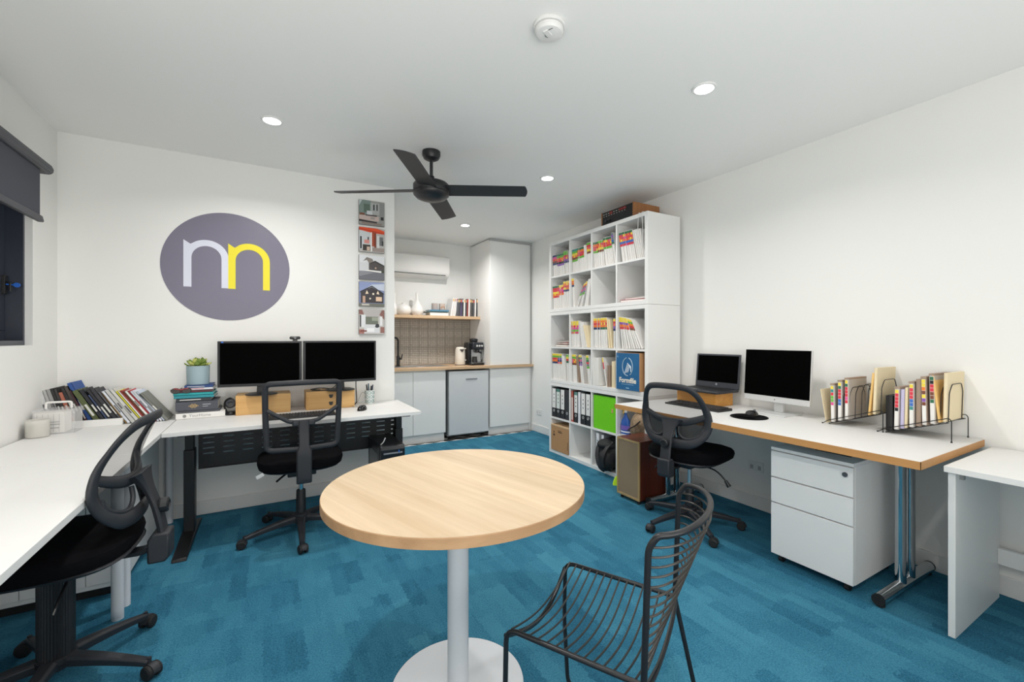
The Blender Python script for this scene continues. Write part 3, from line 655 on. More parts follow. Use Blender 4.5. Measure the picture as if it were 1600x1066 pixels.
def cell(row, ci, fa, fb, th, hh, l0, l1, pals, mk='filew', what='white file with coloured tabs', gap=0.0, n=None):
    """fill the cube from fraction fa to fb with files leaning l0..l1 degrees (positive: towards the right)"""
    g = '%s, %s, %s' % (what, COLN[ci], ROWN[row])
    base, top = _st.get((row, ci), (0.0, 0.0)); base = max(base, fa*CW); i = 0; N = n or max(1, int((fb-fa)*CW/(th+gap)))
    while i < N:
        l = l0+(l1-l0)*i/max(1, N-1); lr = radians(l); dx = hh*sin(-lr)       # tops shift to the left by dx
        b = max(base, top+dx+.001, .002+max(dx, 0))
        w_ = th/cos(lr)
        if b+w_ > CW-.002 or b+w_-dx > CW-.001: break
        if b > fb*CW: break
        p = pals[int(i*len(pals)/N)] if pals else None
        if p: p = tuple(random.choice(['red', 'orange', 'yellow', 'pink']) if (q in ('red', 'orange') and random.random() < .25) else q for q in p)
        add_file(BX0+.014+.010*random.random(), cellY[ci]-b, rowZ[row], th, hh, mk, p, l, '%s, %s from the left, %s, %s' % (what, ORDN[_ct.get((row, ci), 0)], COLN[ci], ROWN[row]), g)
        _ct[(row, ci)] = _ct.get((row, ci), 0)+1
        base = b+w_+.0006+gap; top = b+w_-dx+.0006; i += 1
    _st[(row, ci)] = (base, top)
A1 = ('green', 'green', 'red', 'red', 'purple', 'navy'); A2 = ('dgreen', 'green', 'orange', 'red', 'black', 'purple'); A3 = ('navy', 'pink', 'red', 'brown', 'navy')
B1 = ('teal', 'green', 'yellow', 'orange', 'brown', 'green'); B2 = ('dgreen', 'orange', 'red', 'red', 'green'); B3 = ('green', 'red', 'orange', 'yellow', 'brown')
Y1 = ('yellow', 'orange', 'red', 'orange', 'navy'); Y2 = ('yellow', 'yellow', 'red', 'pink', 'green', 'red'); Y3 = ('yellow', 'red', 'orange', 'purple', 'navy')
cell(0, 0, .04, .28, .0155, .235, -4, -4, [A3], what='white file with dark tabs'); cell(0, 0, .3, .66, .0155, .235, -7, -7, [A2]); cell(0, 0, .68, .99, .016, .25, -11, -11, [A1], what='white file with green-topped tabs')
cell(0, 1, .04, .62, .0155, .24, -3, -4, [B1, B2]); cell(0, 1, .64, .76, .016, .25, -5, -5, None, what='plain white file'); cell(0, 1, .78, 1, .0155, .265, -5, -5, [B3], what='taller white file with coloured tabs')
cell(0, 2, .02, .43, .0155, .25, -4, -5, [B2, B3]); cell(0, 2, .45, .8, .016, .265, -8, -9, [B2], what='taller white file with coloured tabs'); cell(0, 2, .82, 1, .013, .295, -9, -9, [('grey', 'purple', 'grey', 'blue', 'dgreen')], what='tall grey-tabbed file')
cell(0, 3, .03, .62, .0165, .27, -10, -11, [('dgreen', 'red', 'red', 'orange', 'blue', 'red')]); cell(0, 3, .64, 1, .014, .26, -13, -14, None, what='plain white file')
cell(1, 0, .06, .66, .0155, .255, -3, -4, [('dgreen', 'red', 'red', 'yellow', 'orange', 'red'), ('yellow', 'red', 'pink', 'red', 'orange')]); cell(1, 0, .68, 1, .0175, .285, -4, -4, [Y1], what='taller yellow-tabbed file')
cell(1, 1, .0, .2, .018, .30, -4, -4, [('yellow', 'orange', 'orange', 'navy')], what='yellow-tabbed file', n=2)
cell(1, 1, .18, .5, .013, .26, 34, 22, [('yellow', 'red', 'grey', 'pink', 'grey', 'green')], what='worn tabbed file leaning right', n=4); cell(1, 1, .5, .8, .016, .27, 14, 12, None, what='plain white file leaning right', n=4)
cell(2, 1, .02, .36, .0155, .27, -2, -2, [Y2]); cell(2, 1, .38, .7, .015, .26, -10, -14, None, what='plain white file', n=4); cell(2, 1, .72, 1, .012, .23, -18, -20, None, mk='manila', what='buff file')
cell(2, 2, .0, .58, .0175, .285, -1.5, -2, [Y1, ('yellow', 'orange', 'red', 'orange', 'dgreen')]); cell(2, 2, .6, .75, .014, .27, -7, -9, None, mk='manila', what='buff file', n=3); cell(2, 2, .84, 1, .013, .27, 0, 0, [Y3], what='purple and yellow tabbed file')
cell(2, 3, .1, .86, .0155, .285, -8, -34, [('yellow', 'yellow', 'purple', 'orange', 'red'), ('yellow', 'green', 'orange', 'red', 'brown')], gap=.010, n=11)
cell(3, 0, .02, .55, .0175, .285, -2, -3, [('yellow', 'green', 'red', 'orange', 'navy'), ('yellow', 'green', 'purple', 'navy', 'orange')]); cell(3, 0, .57, .75, .014, .26, -6, -8, None, what='plain white file'); cell(3, 0, .84, 1, .016, .28, -4, -4, [('green', 'yellow', 'red', 'dgreen')], what='green-tabbed file')
cell(3, 1, .0, .28, .0165, .285, -3, -4, [('yellow', 'green', 'orange', 'orange', 'brown')]); cell(3, 1, .3, .44, .012, .27, -9, -12, None, mk='filebr', what='brown file', n=3); cell(3, 1, .5, .66, .018, .285, -9, -9, [('yellow', 'dgreen', 'red', 'navy', 'purple')], what='navy-tabbed file'); cell(3, 1, .68, .84, .016, .275, -8, -8, None, mk='fileg', what='plain grey file'); cell(3, 1, .84, 1, .016, .285, -8, -8, [('yellow', 'green', 'dgreen', 'red', 'grey', 'green')], what='green and grey tabbed file')
t = T('paper_stack', 'upright stack of white ruled papers, third cube, fourth row', 'papers', (BX0+.0, cellY[2]-.012, rowZ[3]+.001)); t.rotation_euler = (radians(-1.5), 0, 0)
mb = MB()
for i in range(9): mb.box(0.002*(i % 3), .29, -.0102*(i+1), -.0102*i-.0006, 0, .265-.004*(i % 2))
part('sheets', mb, M['paper'], t, smooth=False)
_st[(3, 2)] = (.118, .128)
cell(3, 2, .36, .6, .013, .275, -13, -16, [('yellow', 'yellow', 'red', 'red', 'red')], what='red-tabbed white file', n=3)
_st[(3, 2)] = (.205, .0)
cell(3, 2, .6, .8, .012, .20, 0, 0, None, mk='filebr', what='brown folder', n=2); cell(3, 2, .78, 1, .022, .24, 0, 0, None, mk='manila', what='bulging buff folder', n=2)
def flat(x, y, z, w_, d_, h_, mk, label, rz):
    t = T('folder', label, 'folder', (x, y, z+.001), rz)
    mb = MB().shell(lambda u, v: Vector((d_*(u-.5), w_*(v-.5), h_+.004*sin(3*u+2*v))), 6, 4, .002).shell(lambda u, v: Vector((d_*(u-.5), w_*(v-.5), .002)), 2, 2, .0015)
    part('cover', mb, mk, t); part('papers', MB().box(-d_/2+.004, d_/2-.006, -w_/2+.006, w_/2-.004, .003, h_-.002), M['paper'], t, smooth=False)
flat(2.85, 2.81, rowZ[1], .30, .26, .018, cm('#d9808c'), 'pink folder lying flat in the rightmost cube of the second row', .12)
flat(2.86, 2.79, rowZ[1]+.023, .27, .24, .014, M['filew'], 'white folder lying on the pink folder', -.05)
flat(2.85, 3.86, rowZ[2], .26, .26, .02, M['filebr'], 'brown folder lying flat in the leftmost cube of the third row', .1)
flat(2.86, 3.87, rowZ[2]+.026, .24, .25, .018, cm('#c05a50'), 'red folder lying flat on the brown folder', -.15)
flat(2.85, 3.85, rowZ[2]+.05, .25, .24, .012, M['fileg'], 'grey folder on top of the red folder', .08)

# blue archive box
bx = T('archive_box', 'blue and white archive box standing in the rightmost cube of the fourth row', 'box', (BX0, cellY[3]-CW/2, rowZ[3]+.001))
ya, yb_ = cellY[3]-.008, cellY[3]-CW+.045
part('carton', MB().box(BX0-.012, BX0+.33, yb_, ya, rowZ[3]+.001, rowZ[3]+.325), M['card'], bx, w=True, bev=.002)
part('front_panel', MB().box(BX0-.0145, BX0-.0122, yb_+.003, ya, rowZ[3]+.002, rowZ[3]+.323), M['boxblue'], bx, w=True, smooth=False)
fc = (ya+yb_)/2-.0; lx = BX0-.0148
text('lettering', 'Formfile', .062, FX(lx, fc, rowZ[3]+.085), cm('#f2e9d6'), bx, bold=.0016)
part('caption_line', MB().box(lx-.0006, lx, fc-.075, fc+.075, rowZ[3]+.050, rowZ[3]+.053).box(lx-.0006, lx, fc-.02, fc+.02, rowZ[3]+.016, rowZ[3]+.024).box(lx-.0006, lx, ya-.03, ya-.012, rowZ[3]+.285, rowZ[3]+.289).box(lx-.0006, lx, ya-.024, ya-.012, rowZ[3]+.298, rowZ[3]+.301), cm('#9cc3dd'), bx, w=True, smooth=False)
mb = MB()
for a0, a1 in ((100, 280), (300, 440)):
    P = [(lx, fc-.062*cos(radians(a)), rowZ[3]+.205+.078*sin(radians(a))) for a in range(a0, a1+1, 8)]
    mb.tube(P, .0042, 6)
part('emblem_ring', mb, cm('#9fb6c6'), bx, w=True)
mb = MB()
for k in range(3):
    o = .016*k; z0 = rowZ[3]+.15+.004*k
    mb.tube([(lx, fc+.030-o*1.1, z0), (lx, fc-.004-o*.7, z0+.085-o*.9), (lx, fc-.042, z0+.055-o*.9), (lx, fc-.040, z0+.035-o*.9)], .0042, 6)
part('emblem_chevrons', mb, cm('#dfe8ee'), bx, w=True)

# lever arch binders
def binder(y, wd, z, label, sp='#1f2023', lab='#ecebe8', labz=(.10, .31), ring=True, top=None, group=None, hh=.318):
    t = T('binder', label, 'binder', (BX0+.012, y-wd/2, z+.0008), group=group)
    part('cover', MB().box(0, .285, -wd/2, -wd/2+.003, 0, hh).box(0, .285, wd/2-.003, wd/2, 0, hh).box(0, .003, -wd/2, wd/2, 0, hh), cm(sp, .5), t, smooth=False)
    part('pages', MB().box(.006, .27, -wd/2+.004, wd/2-.004, .012, hh-.012), M['paper'], t, smooth=False)
    if lab: part('spine_label', MB().box(-.0012, 0, -wd/2+.007, wd/2-.007, labz[0], labz[1]), cm(lab), t, smooth=False)
    if top: part('label_header', MB().box(-.0018, -.001, -wd/2+.007, wd/2-.007, labz[1]-.03, labz[1]), cm(top), t, smooth=False)
    if lab and ring:
        mb = MB()
        for k in range(3): mb.box(-.0018, -.001, -.006, .006, .16+.04*k, .172+.04*k)
        part('label_print', mb, cm('#4a4b50'), t, smooth=False)
    if ring: part('finger_ring', MB().tube([(-.001, .012*cos(a*pi/8), .07+.012*sin(a*pi/8)) for a in range(16)], .0026, 6, closed=True), M['silver'], t)
    return t
gb = 'lever arch binders in the fifth row'
y = cellY[0]-.004; z = rowZ[4]
binder(y, .078, z, 'black binder with a long white spine label, first from the left in the fifth row', group=gb); y -= .081
binder(y, .078, z, 'black binder with a green-topped label, second in the fifth row', lab='#dfe6e0', top='#4d7f74', group=gb); y -= .081
binder(y, .078, z, 'black binder with a white label, third in the fifth row', group=gb); y -= .081
binder(y, .078, z, 'plain black binder without a label, fourth in the fifth row', lab=None, sp='#2b2c30', group=gb)
y = cellY[1]-.003
binder(y, .040, z, 'slim red and white binder in the second cube of the fifth row', sp='#b5584c', lab='#e2cfc6', ring=False, labz=(.02, .25), group=gb); y -= .05
binder(y, .064, z, 'black binder with a teal-topped label beside the slim red one', top='#5c8c84', group=gb); y -= .067
binder(y, .045, z, 'white binder between black ones in the fifth row', sp='#e4e4ea', lab='#f4f4f8', ring=False, group=gb); y -= .048
binder(y, .075, z, 'black binder with a white label and a round tan sticker below', group=gb); y -= .078
binder(y, .075, z, 'black binder with a white label beside the lime drawer', group=gb)
t = T('fabric_drawer', 'lime green felt drawer box in the fifth row', 'drawer box', (BX0+.012, cellY[2]-CW/2, rowZ[4]+.001))
part('box', MB().box(0, .34, -CW/2+.006, CW/2-.012, 0, .322), M['green'], t, bev=.006)
part('pull_tab', MB().box(-.004, 0, -.125, -.105, .18, .215), cm('#c9a06a'), t, bev=.001)
part('rim', MB().box(-.001, .34, -CW/2+.004, CW/2-.010, .318, .326), cm('#2d5c12'), t, bev=.001)
# row six
z = rowZ[5]
t = T('cardboard_box', 'brown cardboard box in the bottom left cube', 'box', (BX0-.005, cellY[0]-CW/2, z+.001))
part('carton', MB().box(0, .34, -.158, .158, 0, .27), M['card'], t, bev=.003)
part('lid_flap', MB().box(-.002, .342, -.16, .16, .262, .278), cm('#c7a781', .85), t, bev=.002)
part('print', MB().box(-.0012, 0, -.05, .02, .205, .215).box(-.0012, 0, -.04, .03, .222, .227).box(-.0012, 0, .085, .115, .16, .18).box(-.0012, 0, .095, .11, .19, .21).box(-.0012, 0, -.157, -.15, .05, .13), cm('#4c3524'), t, smooth=False)
binder(cellY[2]-.05, .05, z, 'white binder in the bottom row beside the black backpack', sp='#d8dade', lab='#eef0f4', ring=True)
binder(cellY[2]-.125, .045, z, 'grey binder leaning behind the black backpack', sp='#8d9097', lab='#eef0f4', ring=False)
t = T('backpack', 'black backpack stuffed into the bottom row, spilling out of the bookcase', 'bag', (BX0+.02, cellY[2]-.23, z+.001))
def blob(cx, cy, cz, rx, ry, rz_, n=20, seed=0, amp=.06, flatz=None):
    random.seed(seed); ph = [random.random()*6 for _ in range(6)]
    def fn(u, v):
        a = 2*pi*v; b = pi*(u-.5)
        k = 1+amp*(sin(3*a+ph[0])*cos(b)+.6*sin(5*a+2*b+ph[1])*cos(b)+.5*sin(4*b+ph[2]))
        z_ = cz+rz_*k*sin(b)
        if flatz is not None: z_ = max(z_, flatz)
        return Vector((cx+rx*k*cos(b)*cos(a), cy+ry*k*cos(b)*sin(a), z_))
    return MB().shell(fn, n, n*2)
part('main_compartment', blob(.08, .02, .145, .17, .12, .15, seed=3, flatz=.001), M['bag'], t)
part('front_pocket', blob(-.045, -.01, .105, .07, .095, .10, seed=5, flatz=.001), M['bag'], t)
part('top_flap', blob(.03, .03, .23, .12, .1, .06, seed=8), M['bag'], t)
part('strap', MB().tube(catmull([(-.03, .08, .26), (-.08, .07, .2), (-.11, .04, .12), (-.11, -.0, .05), (-.07, -.02, .01)], 6), .011, sec=[(-.4, -1.6), (.4, -1.6), (.4, 1.6), (-.4, 1.6)]), cm('#24262b'), t)
part('strap', MB().tube(catmull([(.0, -.04, .27), (-.08, -.05, .22), (-.125, -.05, .14), (-.12, -.05, .06)], 6), .011, sec=[(-.4, -1.6), (.4, -1.6), (.4, 1.6), (-.4, 1.6)]), cm('#1b1c20'), t)
t = T('hi_vis_vest', 'fluorescent yellow-green cloth on the carpet beside the backpack', 'cloth', (2.60, 2.83, .0))
part('cloth', MB().shell(lambda u, v: Vector((.09*(u-.5)+.02*sin(7*v), .10*(v-.5), .003+.075*u*(1-u)*3+.014*sin(9*v+4*u))), 12, 12, .003), M['hivis'], t)
# row five, right cube: spray bottle, camouflage bag, papers
z = rowZ[4]
t = T('spray_bottle', 'blue spray cleaner bottle with a yellow trigger in the cube under the desk end', 'bottle', (BX0+.05, cellY[3]-.06, z+.001))
Ts = Matrix.Scale(.55, 4, (1, 0, 0))
part('body', MB().lathe([(a, b) for a, b in [(0, 0), (.052, 0), (.056, .01), (.056, .09), (.045, .13), (.02, .165), (.014, .18), (.014, .2), (0, .2)]], n=32, T=Ts, cap=False), cm('#2458a8', .3), t)
part('label_print', MB().lathe([(.0572, .05), (.0572, .088)], n=32, T=Ts, cap=False), cm('#7a62b8', .4), t)
part('label_stripe', MB().lathe([(.058, .028), (.058, .040)], n=32, T=Ts, cap=False), cm('#e9e9f2', .4), t)
part('neck', MB().lathe([(0, .2), (.016, .2), (.016, .225), (0, .225)], n=20, cap=False), cm('#e9e9ea'), t)
part('trigger', MB().box(-.045, .02, -.01, .01, .225, .255).tube([(-.02, 0, .225), (-.03, 0, .19)], .005), cm('#e8b923', .4), t, bev=.004)
t = T('camouflage_bag', 'crumpled tan and brown cloth hat in the cube under the desk end', 'cloth', (BX0+.10, cellY[3]-.205, z+.001))
part('cloth', blob(0, 0, .105, .10, .088, .115, seed=21, amp=.08, flatz=.001), M['tan'], t)
part('strap', MB().tube(catmull([(-.095, .07, .06), (-.11, .02, .09), (-.105, -.03, .12), (-.09, -.07, .16)], 5), .006), cm('#2b211a'), t)
flat(2.80, cellY[3]-.13, z, .2, .2, .008, M['filew'], 'white papers lying in the cube under the desk end', .1)
# amplifier
t = T('amplifier', 'vintage walnut-cased amplifier on top of the bookcase', 'amplifier', (2.86, 3.03, 2.311), rz=0)
part('side_panel', MB().box(-.12, .20, .20, .215, .012, .14), M['ampwood'], t, bev=.002)
part('side_panel', MB().box(-.12, .20, -.215, -.2, .012, .14), M['ampwood'], t, bev=.002)
part('case', MB().box(-.11, .20, -.2, .2, .012, .138), M['ampwood'], t, smooth=False)
part('faceplate', MB().box(-.118, -.109, -.2, .2, .014, .136), M['amp'], t, bev=.002)
for dy in (.14, .10): part('knob', MB().cyl((-.118, dy, .05), (-.135, dy, .05), .012), cm('#3a3a3c', .3), t)
mb = MB()
for i in range(9): mb.box(-.1195, -.118, .17-.035*i, .187-.035*i, .112, .117).box(-.1195, -.118, .17-.035*i, .182-.035*i, .092, .096)
part('legend_marks', mb, cm('#d8d8d4'), t, smooth=False)
part('indicator', MB().box(-.1195, -.118, .06, .10, .1, .125).box(-.1195, -.118, -.12, -.03, .105, .125), cm('#8c2320'), t, smooth=False)
for dx in (-.09, .17):
    for dy in (-.17, .17): part('foot', MB().cyl((dx, dy, 0), (dx, dy, .013), .012), M['rubber'], t)
t = T('cable', 'thin white cable hanging over the front of the top right cube', 'cable', (2.685, 2.68, 2.312))
part('cord', MB().tube(catmull([(2.80, 2.72, 2.315), (2.70, 2.70, 2.316), (2.683, 2.695, 2.30), (2.684, 2.705, 2.2), (2.684, 2.70, 2.1), (2.684, 2.675, 2.03), (2.684, 2.65, 2.12), (2.684, 2.655, 2.24), (2.683, 2.66, 2.30), (2.70, 2.66, 2.316), (2.8, 2.66, 2.315)], 6), .0022, 6), cm('#e8e8e6'), t, w=True)

# ================================================================ RIGHT SIDE DESKS
DZ = .75
t = T('oak_edged_desk', 'long white desk with a tan wood-look edge along the right wall', 'desk', (2.7, 1.65, 0))
x0, x1, y0, y1 = 2.307, 3.098, .728, 2.575
part('top', MB().box(x0+.002, x1, y0+.002, y1-.002, DZ-.034, DZ), M['desk'], t, w=True, smooth=False)
part('edge_band', MB().box(x0, x0+.0022, y0, y1, DZ-.0345, DZ-.001).box(x0, x1, y0, y0+.0022, DZ-.0345, DZ-.001).box(x0, x1, y1-.0022, y1, DZ-.0345, DZ-.001), M['beech'], t, w=True, smooth=False)
for yy, xa in ((.93, 2.70), (2.368, 2.66)):
    part('foot', MB().tube([(2.46, yy, .035), (3.05, yy, .035)], .026, sec=[(cos(a*pi/8)*(1 if sin(a*pi/8) > 0 else 1), sin(a*pi/8)) for a in range(16)]), M['chrome'], t, w=True)
    part('foot_cap', MB().cyl((2.452, yy, .035), (2.461, yy, .035), .0268).cyl((3.05, yy, .035), (3.057, yy, .035), .0268).cyl((2.48, yy, 0), (2.48, yy, .012), .018).cyl((3.03, yy, 0), (3.03, yy, .012), .018), M['rubber'], t, w=True)
    for xx in (xa, xa+.105): part('leg', MB().cyl((xx, yy, .05), (xx, yy, DZ-.034), .0235, n=28), M['chrome'], t, w=True)
    part('leg_bracket', MB().box(2.45, 3.0, yy-.02, yy+.02, DZ-.056, DZ-.035), M['blacks'], t, w=True, bev=.003)
part('cable_box', MB().box(2.36, 2.43, 1.0, 1.16, DZ-.054, DZ-.035), M['blacks'], t, w=True, bev=.004)
# mobile pedestal
t = T('mobile_pedestal', 'white three-drawer mobile pedestal with a lock under the oak-edged desk', 'drawer unit', (2.7, 1.23, 0))
px0, px1, py0, py1 = 2.455, 2.95, 1.03, 1.437; pz0 = .045; pt = .645
part('carcass', MB().box(px0+.02, px1, py0+.001, py1-.001, pz0, pt-.018), M['pedw'], t, w=True, bev=.001)
part('top_panel', MB().box(px0-.0, px1, py0, py1, pt-.017, pt), M['pedw'], t, w=True, bev=.002)
zs = [(pt-.02, .478), (.475, .336), (.333, pz0)]
for k, (za, zb) in enumerate(zs):
    d = part('drawer', MB().box(px0-.002, px0+.019, py0+.0015, py1-.0015, zb+.0018, za-.0018), M['pedw'], t, w=True, bev=.0015)
    if k == 0: 
        part('lock', MB().cyl((px0-.003, py0+.035, .585), (px0-.008, py0+.035, .585), .012).box(px0-.010, px0-.007, py0+.0335, py0+.0365, .578, .592), cm('#4f545a', .3), d, w=True)
for xx in (px0+.04, px1-.04):
    for yy in (py0+.04, py1-.04): part('castor', MB().cyl((xx-.0, yy-.01, .02), (xx, yy+.01, .02), .02).cyl((xx, yy, .02), (xx, yy, .046), .008), M['rubber'], t, w=True)
# white panel desk at the far right
t = T('panel_desk', 'plain white panel-leg desk at the right edge of the view', 'desk', (2.75, .1, 0))
part('top', MB().box(2.455, 3.09, -.9, .700, .695, .72), M['desk'], t, w=True, bev=.0012)
part('end_panel', MB().box(2.475, 3.058, .668, .692, 0, .6945), M['white'], t, w=True, bev=.0012)
part('end_panel', MB().box(2.475, 3.058, -.88, -.856, 0, .6945), M['white'], t, w=True, bev=.0012)
part('rear_rail', MB().box(3.03, 3.055, -.855, .6675, .17, .245), M['white'], t, w=True, bev=.0012)
part('bracket', MB().box(2.52, 2.545, .655, .668, .66, .6945), cm('#9a9a98'), t, w=True)

# ---------------------------------------------------------------- on the oak-edged desk
def keyboard(name, label, loc, rz, kw=.44, kd=.135, group=None, col='black', curved=False):
    t = T(name, label, 'keyboard', loc, rz)
    part('base', MB().prism([(-kd/2, 0), (kd/2, 0), (kd/2, .018), (-kd/2, .010)], -kw/2, kw/2, ((0, 0, 0), (0, 1, 0), (0, 0, 1), (1, 0, 0))), M['blacks'], t, bev=.003)
    km = None
    rows = 6; p = .0185
    for r in range(rows):
        yy = kd/2-.014-r*.0205; n = int((kw-.02)/p)
        i = 0
        while i < n:
            wk = 6 if (r == rows-1 and i == 4) else 1
            xx = -kw/2+.011+p*(i+wk/2); zz = .0150+(.008)*((yy)/kd)
            if wk == 1:
                if km is None:
                    km = part('key', MB().add([(-.0077, -.0085, 0), (.0077, -.0085, 0), (.0077, .0085, 0), (-.0077, .0085, 0), (-.006, -.007, .004), (.006, -.007, .004), (.006, .007, .004), (-.006, .007, .004)], [(0, 1, 5, 4), (1, 2, 6, 5), (2, 3, 7, 6), (3, 0, 4, 7), (4, 5, 6, 7)]), cm('#2c2d30', .5), t, smooth=False); o = km
                else: o = bpy.data.objects.new('key', km.data); COL.objects.link(o); o.parent = t
                o.location = (xx, yy, zz)
            else:
                part('space_bar', MB().box(xx-p*3+.001, xx+p*3-.001, yy-.008, yy+.008, zz, zz+.004), cm('#2c2d30', .5), t, bev=.001)
            i += wk
    return t
keyboard('keyboard', 'black keyboard in front of the laptop stand', (2.72, 2.145, DZ), radians(-92), kw=.48, kd=.15)
t = T('laptop_stand', 'honey-coloured wooden drawer box under the laptop', 'box', (2.93, 2.24, DZ))
part('case', MB().box(-.105, .10, -.175, .175, 0, .10), M['bamboo2'], t, bev=.002)
for zz in (.012, .056): part('drawer', MB().box(-.1075, -.1052, -.155, .155, zz, zz+.036), M['bamboo2'], t, bev=.0015)
t = T('laptop', 'open dark laptop with a black screen on the wooden drawer box', 'laptop', (2.93, 2.21, DZ+.1005))
part('base', MB().box(-.155, .10, -.195, .195, 0, .02), cm('#2b2e33', .35), t, bev=.006)
part('key_deck', MB().box(-.06, .085, -.17, .17, .0202, .0215), cm('#17181a', .6), t, smooth=False)
part('trackpad', MB().box(-.14, -.075, -.05, .05, .0202, .021), cm('#3c3f45', .3), t, smooth=False)
L_ = Matrix.Translation((.10, 0, .018)) @ Matrix.Rotation(radians(6), 4, 'Y')
lid = part('lid', MB().box(0, .008, -.195, .195, 0, .265, L_), cm('#3a3d44', .35), t, bev=.005)
part('screen', MB().box(-.001, 0, -.178, .178, .045, .252, L_), M['screen'], lid, smooth=False)
part('logo_mark', MB().cyl(L_ @ Vector((-.0012, 0, .028)), L_ @ Vector((.0, 0, .028)), .008), cm('#9fa4aa', .3), lid)
t = T('desktop_monitor', 'silver all-in-one desktop screen with a thin black display on the oak-edged desk', 'monitor', (2.95, 1.69, DZ), radians(-3))
part('foot', MB().box(-.10, .09, -.12, .12, 0, .008), M['silver'], t, bev=.003)
part('neck', MB().prism([(.02, .008), (.05, .008), (.035, .19), (.015, .19)], -.03, .03, ((0, 0, 0), (1, 0, 0), (0, 0, 1), (0, 1, 0))), M['silver'], t, bev=.003)
L_ = Matrix.Translation((-.02, 0, .075)) @ Matrix.Rotation(radians(4), 4, 'Y')
part('body', MB().box(0, .022, -.228, .228, 0, .355, L_), M['silver'], t, bev=.004)
part('screen', MB().box(-.0015, .0005, -.226, .226, .04, .353, L_), M['screen'], t, smooth=False)
part('logo_mark', MB().cyl(L_ @ Vector((-.001, 0, .02)), L_ @ Vector((0, 0, .02)), .004), cm('#6a6b6d', .3), t)
t = T('mouse_pad', 'round black mouse pad with a wrist rest on the oak-edged desk', 'mouse pad', (2.66, 1.70, DZ))
part('pad', MB().lathe([(0, 0), (.108, 0), (.112, .003), (.108, .006), (0, .006)], n=48, T=Matrix.Scale(1.0, 4), cap=False), M['fabric'], t)
part('wrist_rest', MB().lathe([(0, .006), (.05, .006), (.055, .012), (.04, .02), (0, .023)], c=(-.075, 0, 0), n=32, T=Matrix.Diagonal((.62, 1.25, 1, 1)), cap=False), M['fabric'], t)
def mouse(label, loc, rz, m):
    t = T('mouse', label, 'mouse', loc, rz)
    def fn(u, v):
        a = 2*pi*v; b = pi/2*u; return Vector((.031*cos(a)*cos(b)**.6, .056*sin(a)*cos(b)**.6, .036*sin(b)*(1-.2*sin(a)*cos(b))))
    part('shell', MB().shell(fn, 10, 28), m, t); part('wheel', MB().cyl((-.004, .03, .031), (.004, .03, .031), .008), cm('#55575c', .3), t)
    return t
mouse('black mouse on the round mouse pad', (2.69, 1.70, DZ+.0062), radians(-90), cm('#16171a', .22))
# wire file sorters with files
def sorter(label, y0, x0=2.855, x1=3.085):
    t = T('file_sorter', label, 'file rack', ((x0+x1)/2, y0, DZ), group='black wire file sorters')
    L_, r = .27, .0021
    # local: +y = towards the camera end (rises)
    za, zb = .022, .118
    hw = (x1-x0)/2
    for s_ in (-1, 1):
        mb = MB()
        P = [(s_*hw, .03, 0), (s_*hw, .0, za), (s_*hw, -L_+.01, zb), (s_*hw, -L_, zb-.012), (s_*hw, -L_, 0)]
        mb.tube(fillet(P, .008, 3), r, 6)
        mb.tube([(s_*(hw-.0), -.005, za-.018), (s_*(hw-.0), -L_+.01, zb-.022)], r, 6)
        part('side_rail', mb, M['powder'], t)
    for s_ in (-1, 1): part('foot_cap', MB().cyl((s_*hw, -L_, 0), (s_*hw, -L_, .006), .004).cyl((s_*hw, .03, 0), (s_*hw, .028, .006), .004), M['rubber'], t)
    n = 9; sl = (zb-za)/(L_-.01)
    for i in range(n):
        yy = -.008-i*(L_-.026)/(n-1); zz = za+sl*(-yy)
        mb = MB().tube([(-hw, yy, zz-.018), (hw, yy, zz-.018)], r*.9, 6)
        hh = .165
        mb.tube(fillet([(-hw*.8, yy, zz-.018), (-hw*.8, yy-.004, zz+hh*.75), (-hw*.55, yy-.006, zz+hh), (hw*.55, yy-.006, zz+hh), (hw*.8, yy-.004, zz+hh*.75), (hw*.8, yy, zz-.018)], .012, 2), r, 6)
        part('divider', mb, M['powder'], t)
    return t, sl, za
S1, sl, za = sorter('black wire file sorter nearer the silver monitor', 1.33)
S2, _, _ = sorter('black wire file sorter at the near corner of the desk', 1.055)
def sfile(y, y0, th, hh, mk, pal, lean, label, x=2.862, depth=.225):
    z = DZ+za+sl*(y0-y)-.012
    t = T('file', label, 'file', (x, y, z)); t.rotation_euler = (radians(lean), 0, 0)
    mb = MB().prism([(0, -th*.35), (.005, 0), (depth, 0), (depth, -th), (.005, -th), (0, -th*.65)], 0, hh, ((0, 0, 0), (1, 0, 0), (0, 1, 0), (0, 0, 1)))
    part('card_body', mb, M[mk] if mk in M else cm(mk), t, smooth=False)
    if pal: 
        part('spine_strip', MB().box(-.0010, .003, -th*.85, -th*.15, .002, hh-.012), M['filew'], t, smooth=False)
        mb = MB(); mats = []; zz = hh-.014; bw = .019
        for c in pal:
            if c not in mats: mats.append(c)
            mb.mi(mats.index(c)); mb.box(-.0018, .003, -th*.82, -th*.18, zz-bw+.002, zz); zz -= bw
        part('colour_tabs', mb, [TABC[c] for c in mats], t, smooth=False)
        part('top_band', MB().box(-.0004, depth+.0004, -th-.0004, .0004, hh-.008, hh+.001), M['filebr'], t, smooth=False)
sfile(1.345, 1.33, .004, .20, 'manila', None, -9, 'thin buff folder leaning out at the left end of the left sorter')
sfile(1.318, 1.33, .022, .225, 'fileg', ('yellow', 'teal', 'red', 'green', 'green', 'pink'), -1, 'grey file with green and pink tabs in the left sorter')
sfile(1.282, 1.33, .022, .235, 'fileg', ('yellow', 'dgreen', 'red', 'red', 'red', 'blue', 'blue'), 0, 'grey file with red and blue tabs in the left sorter')
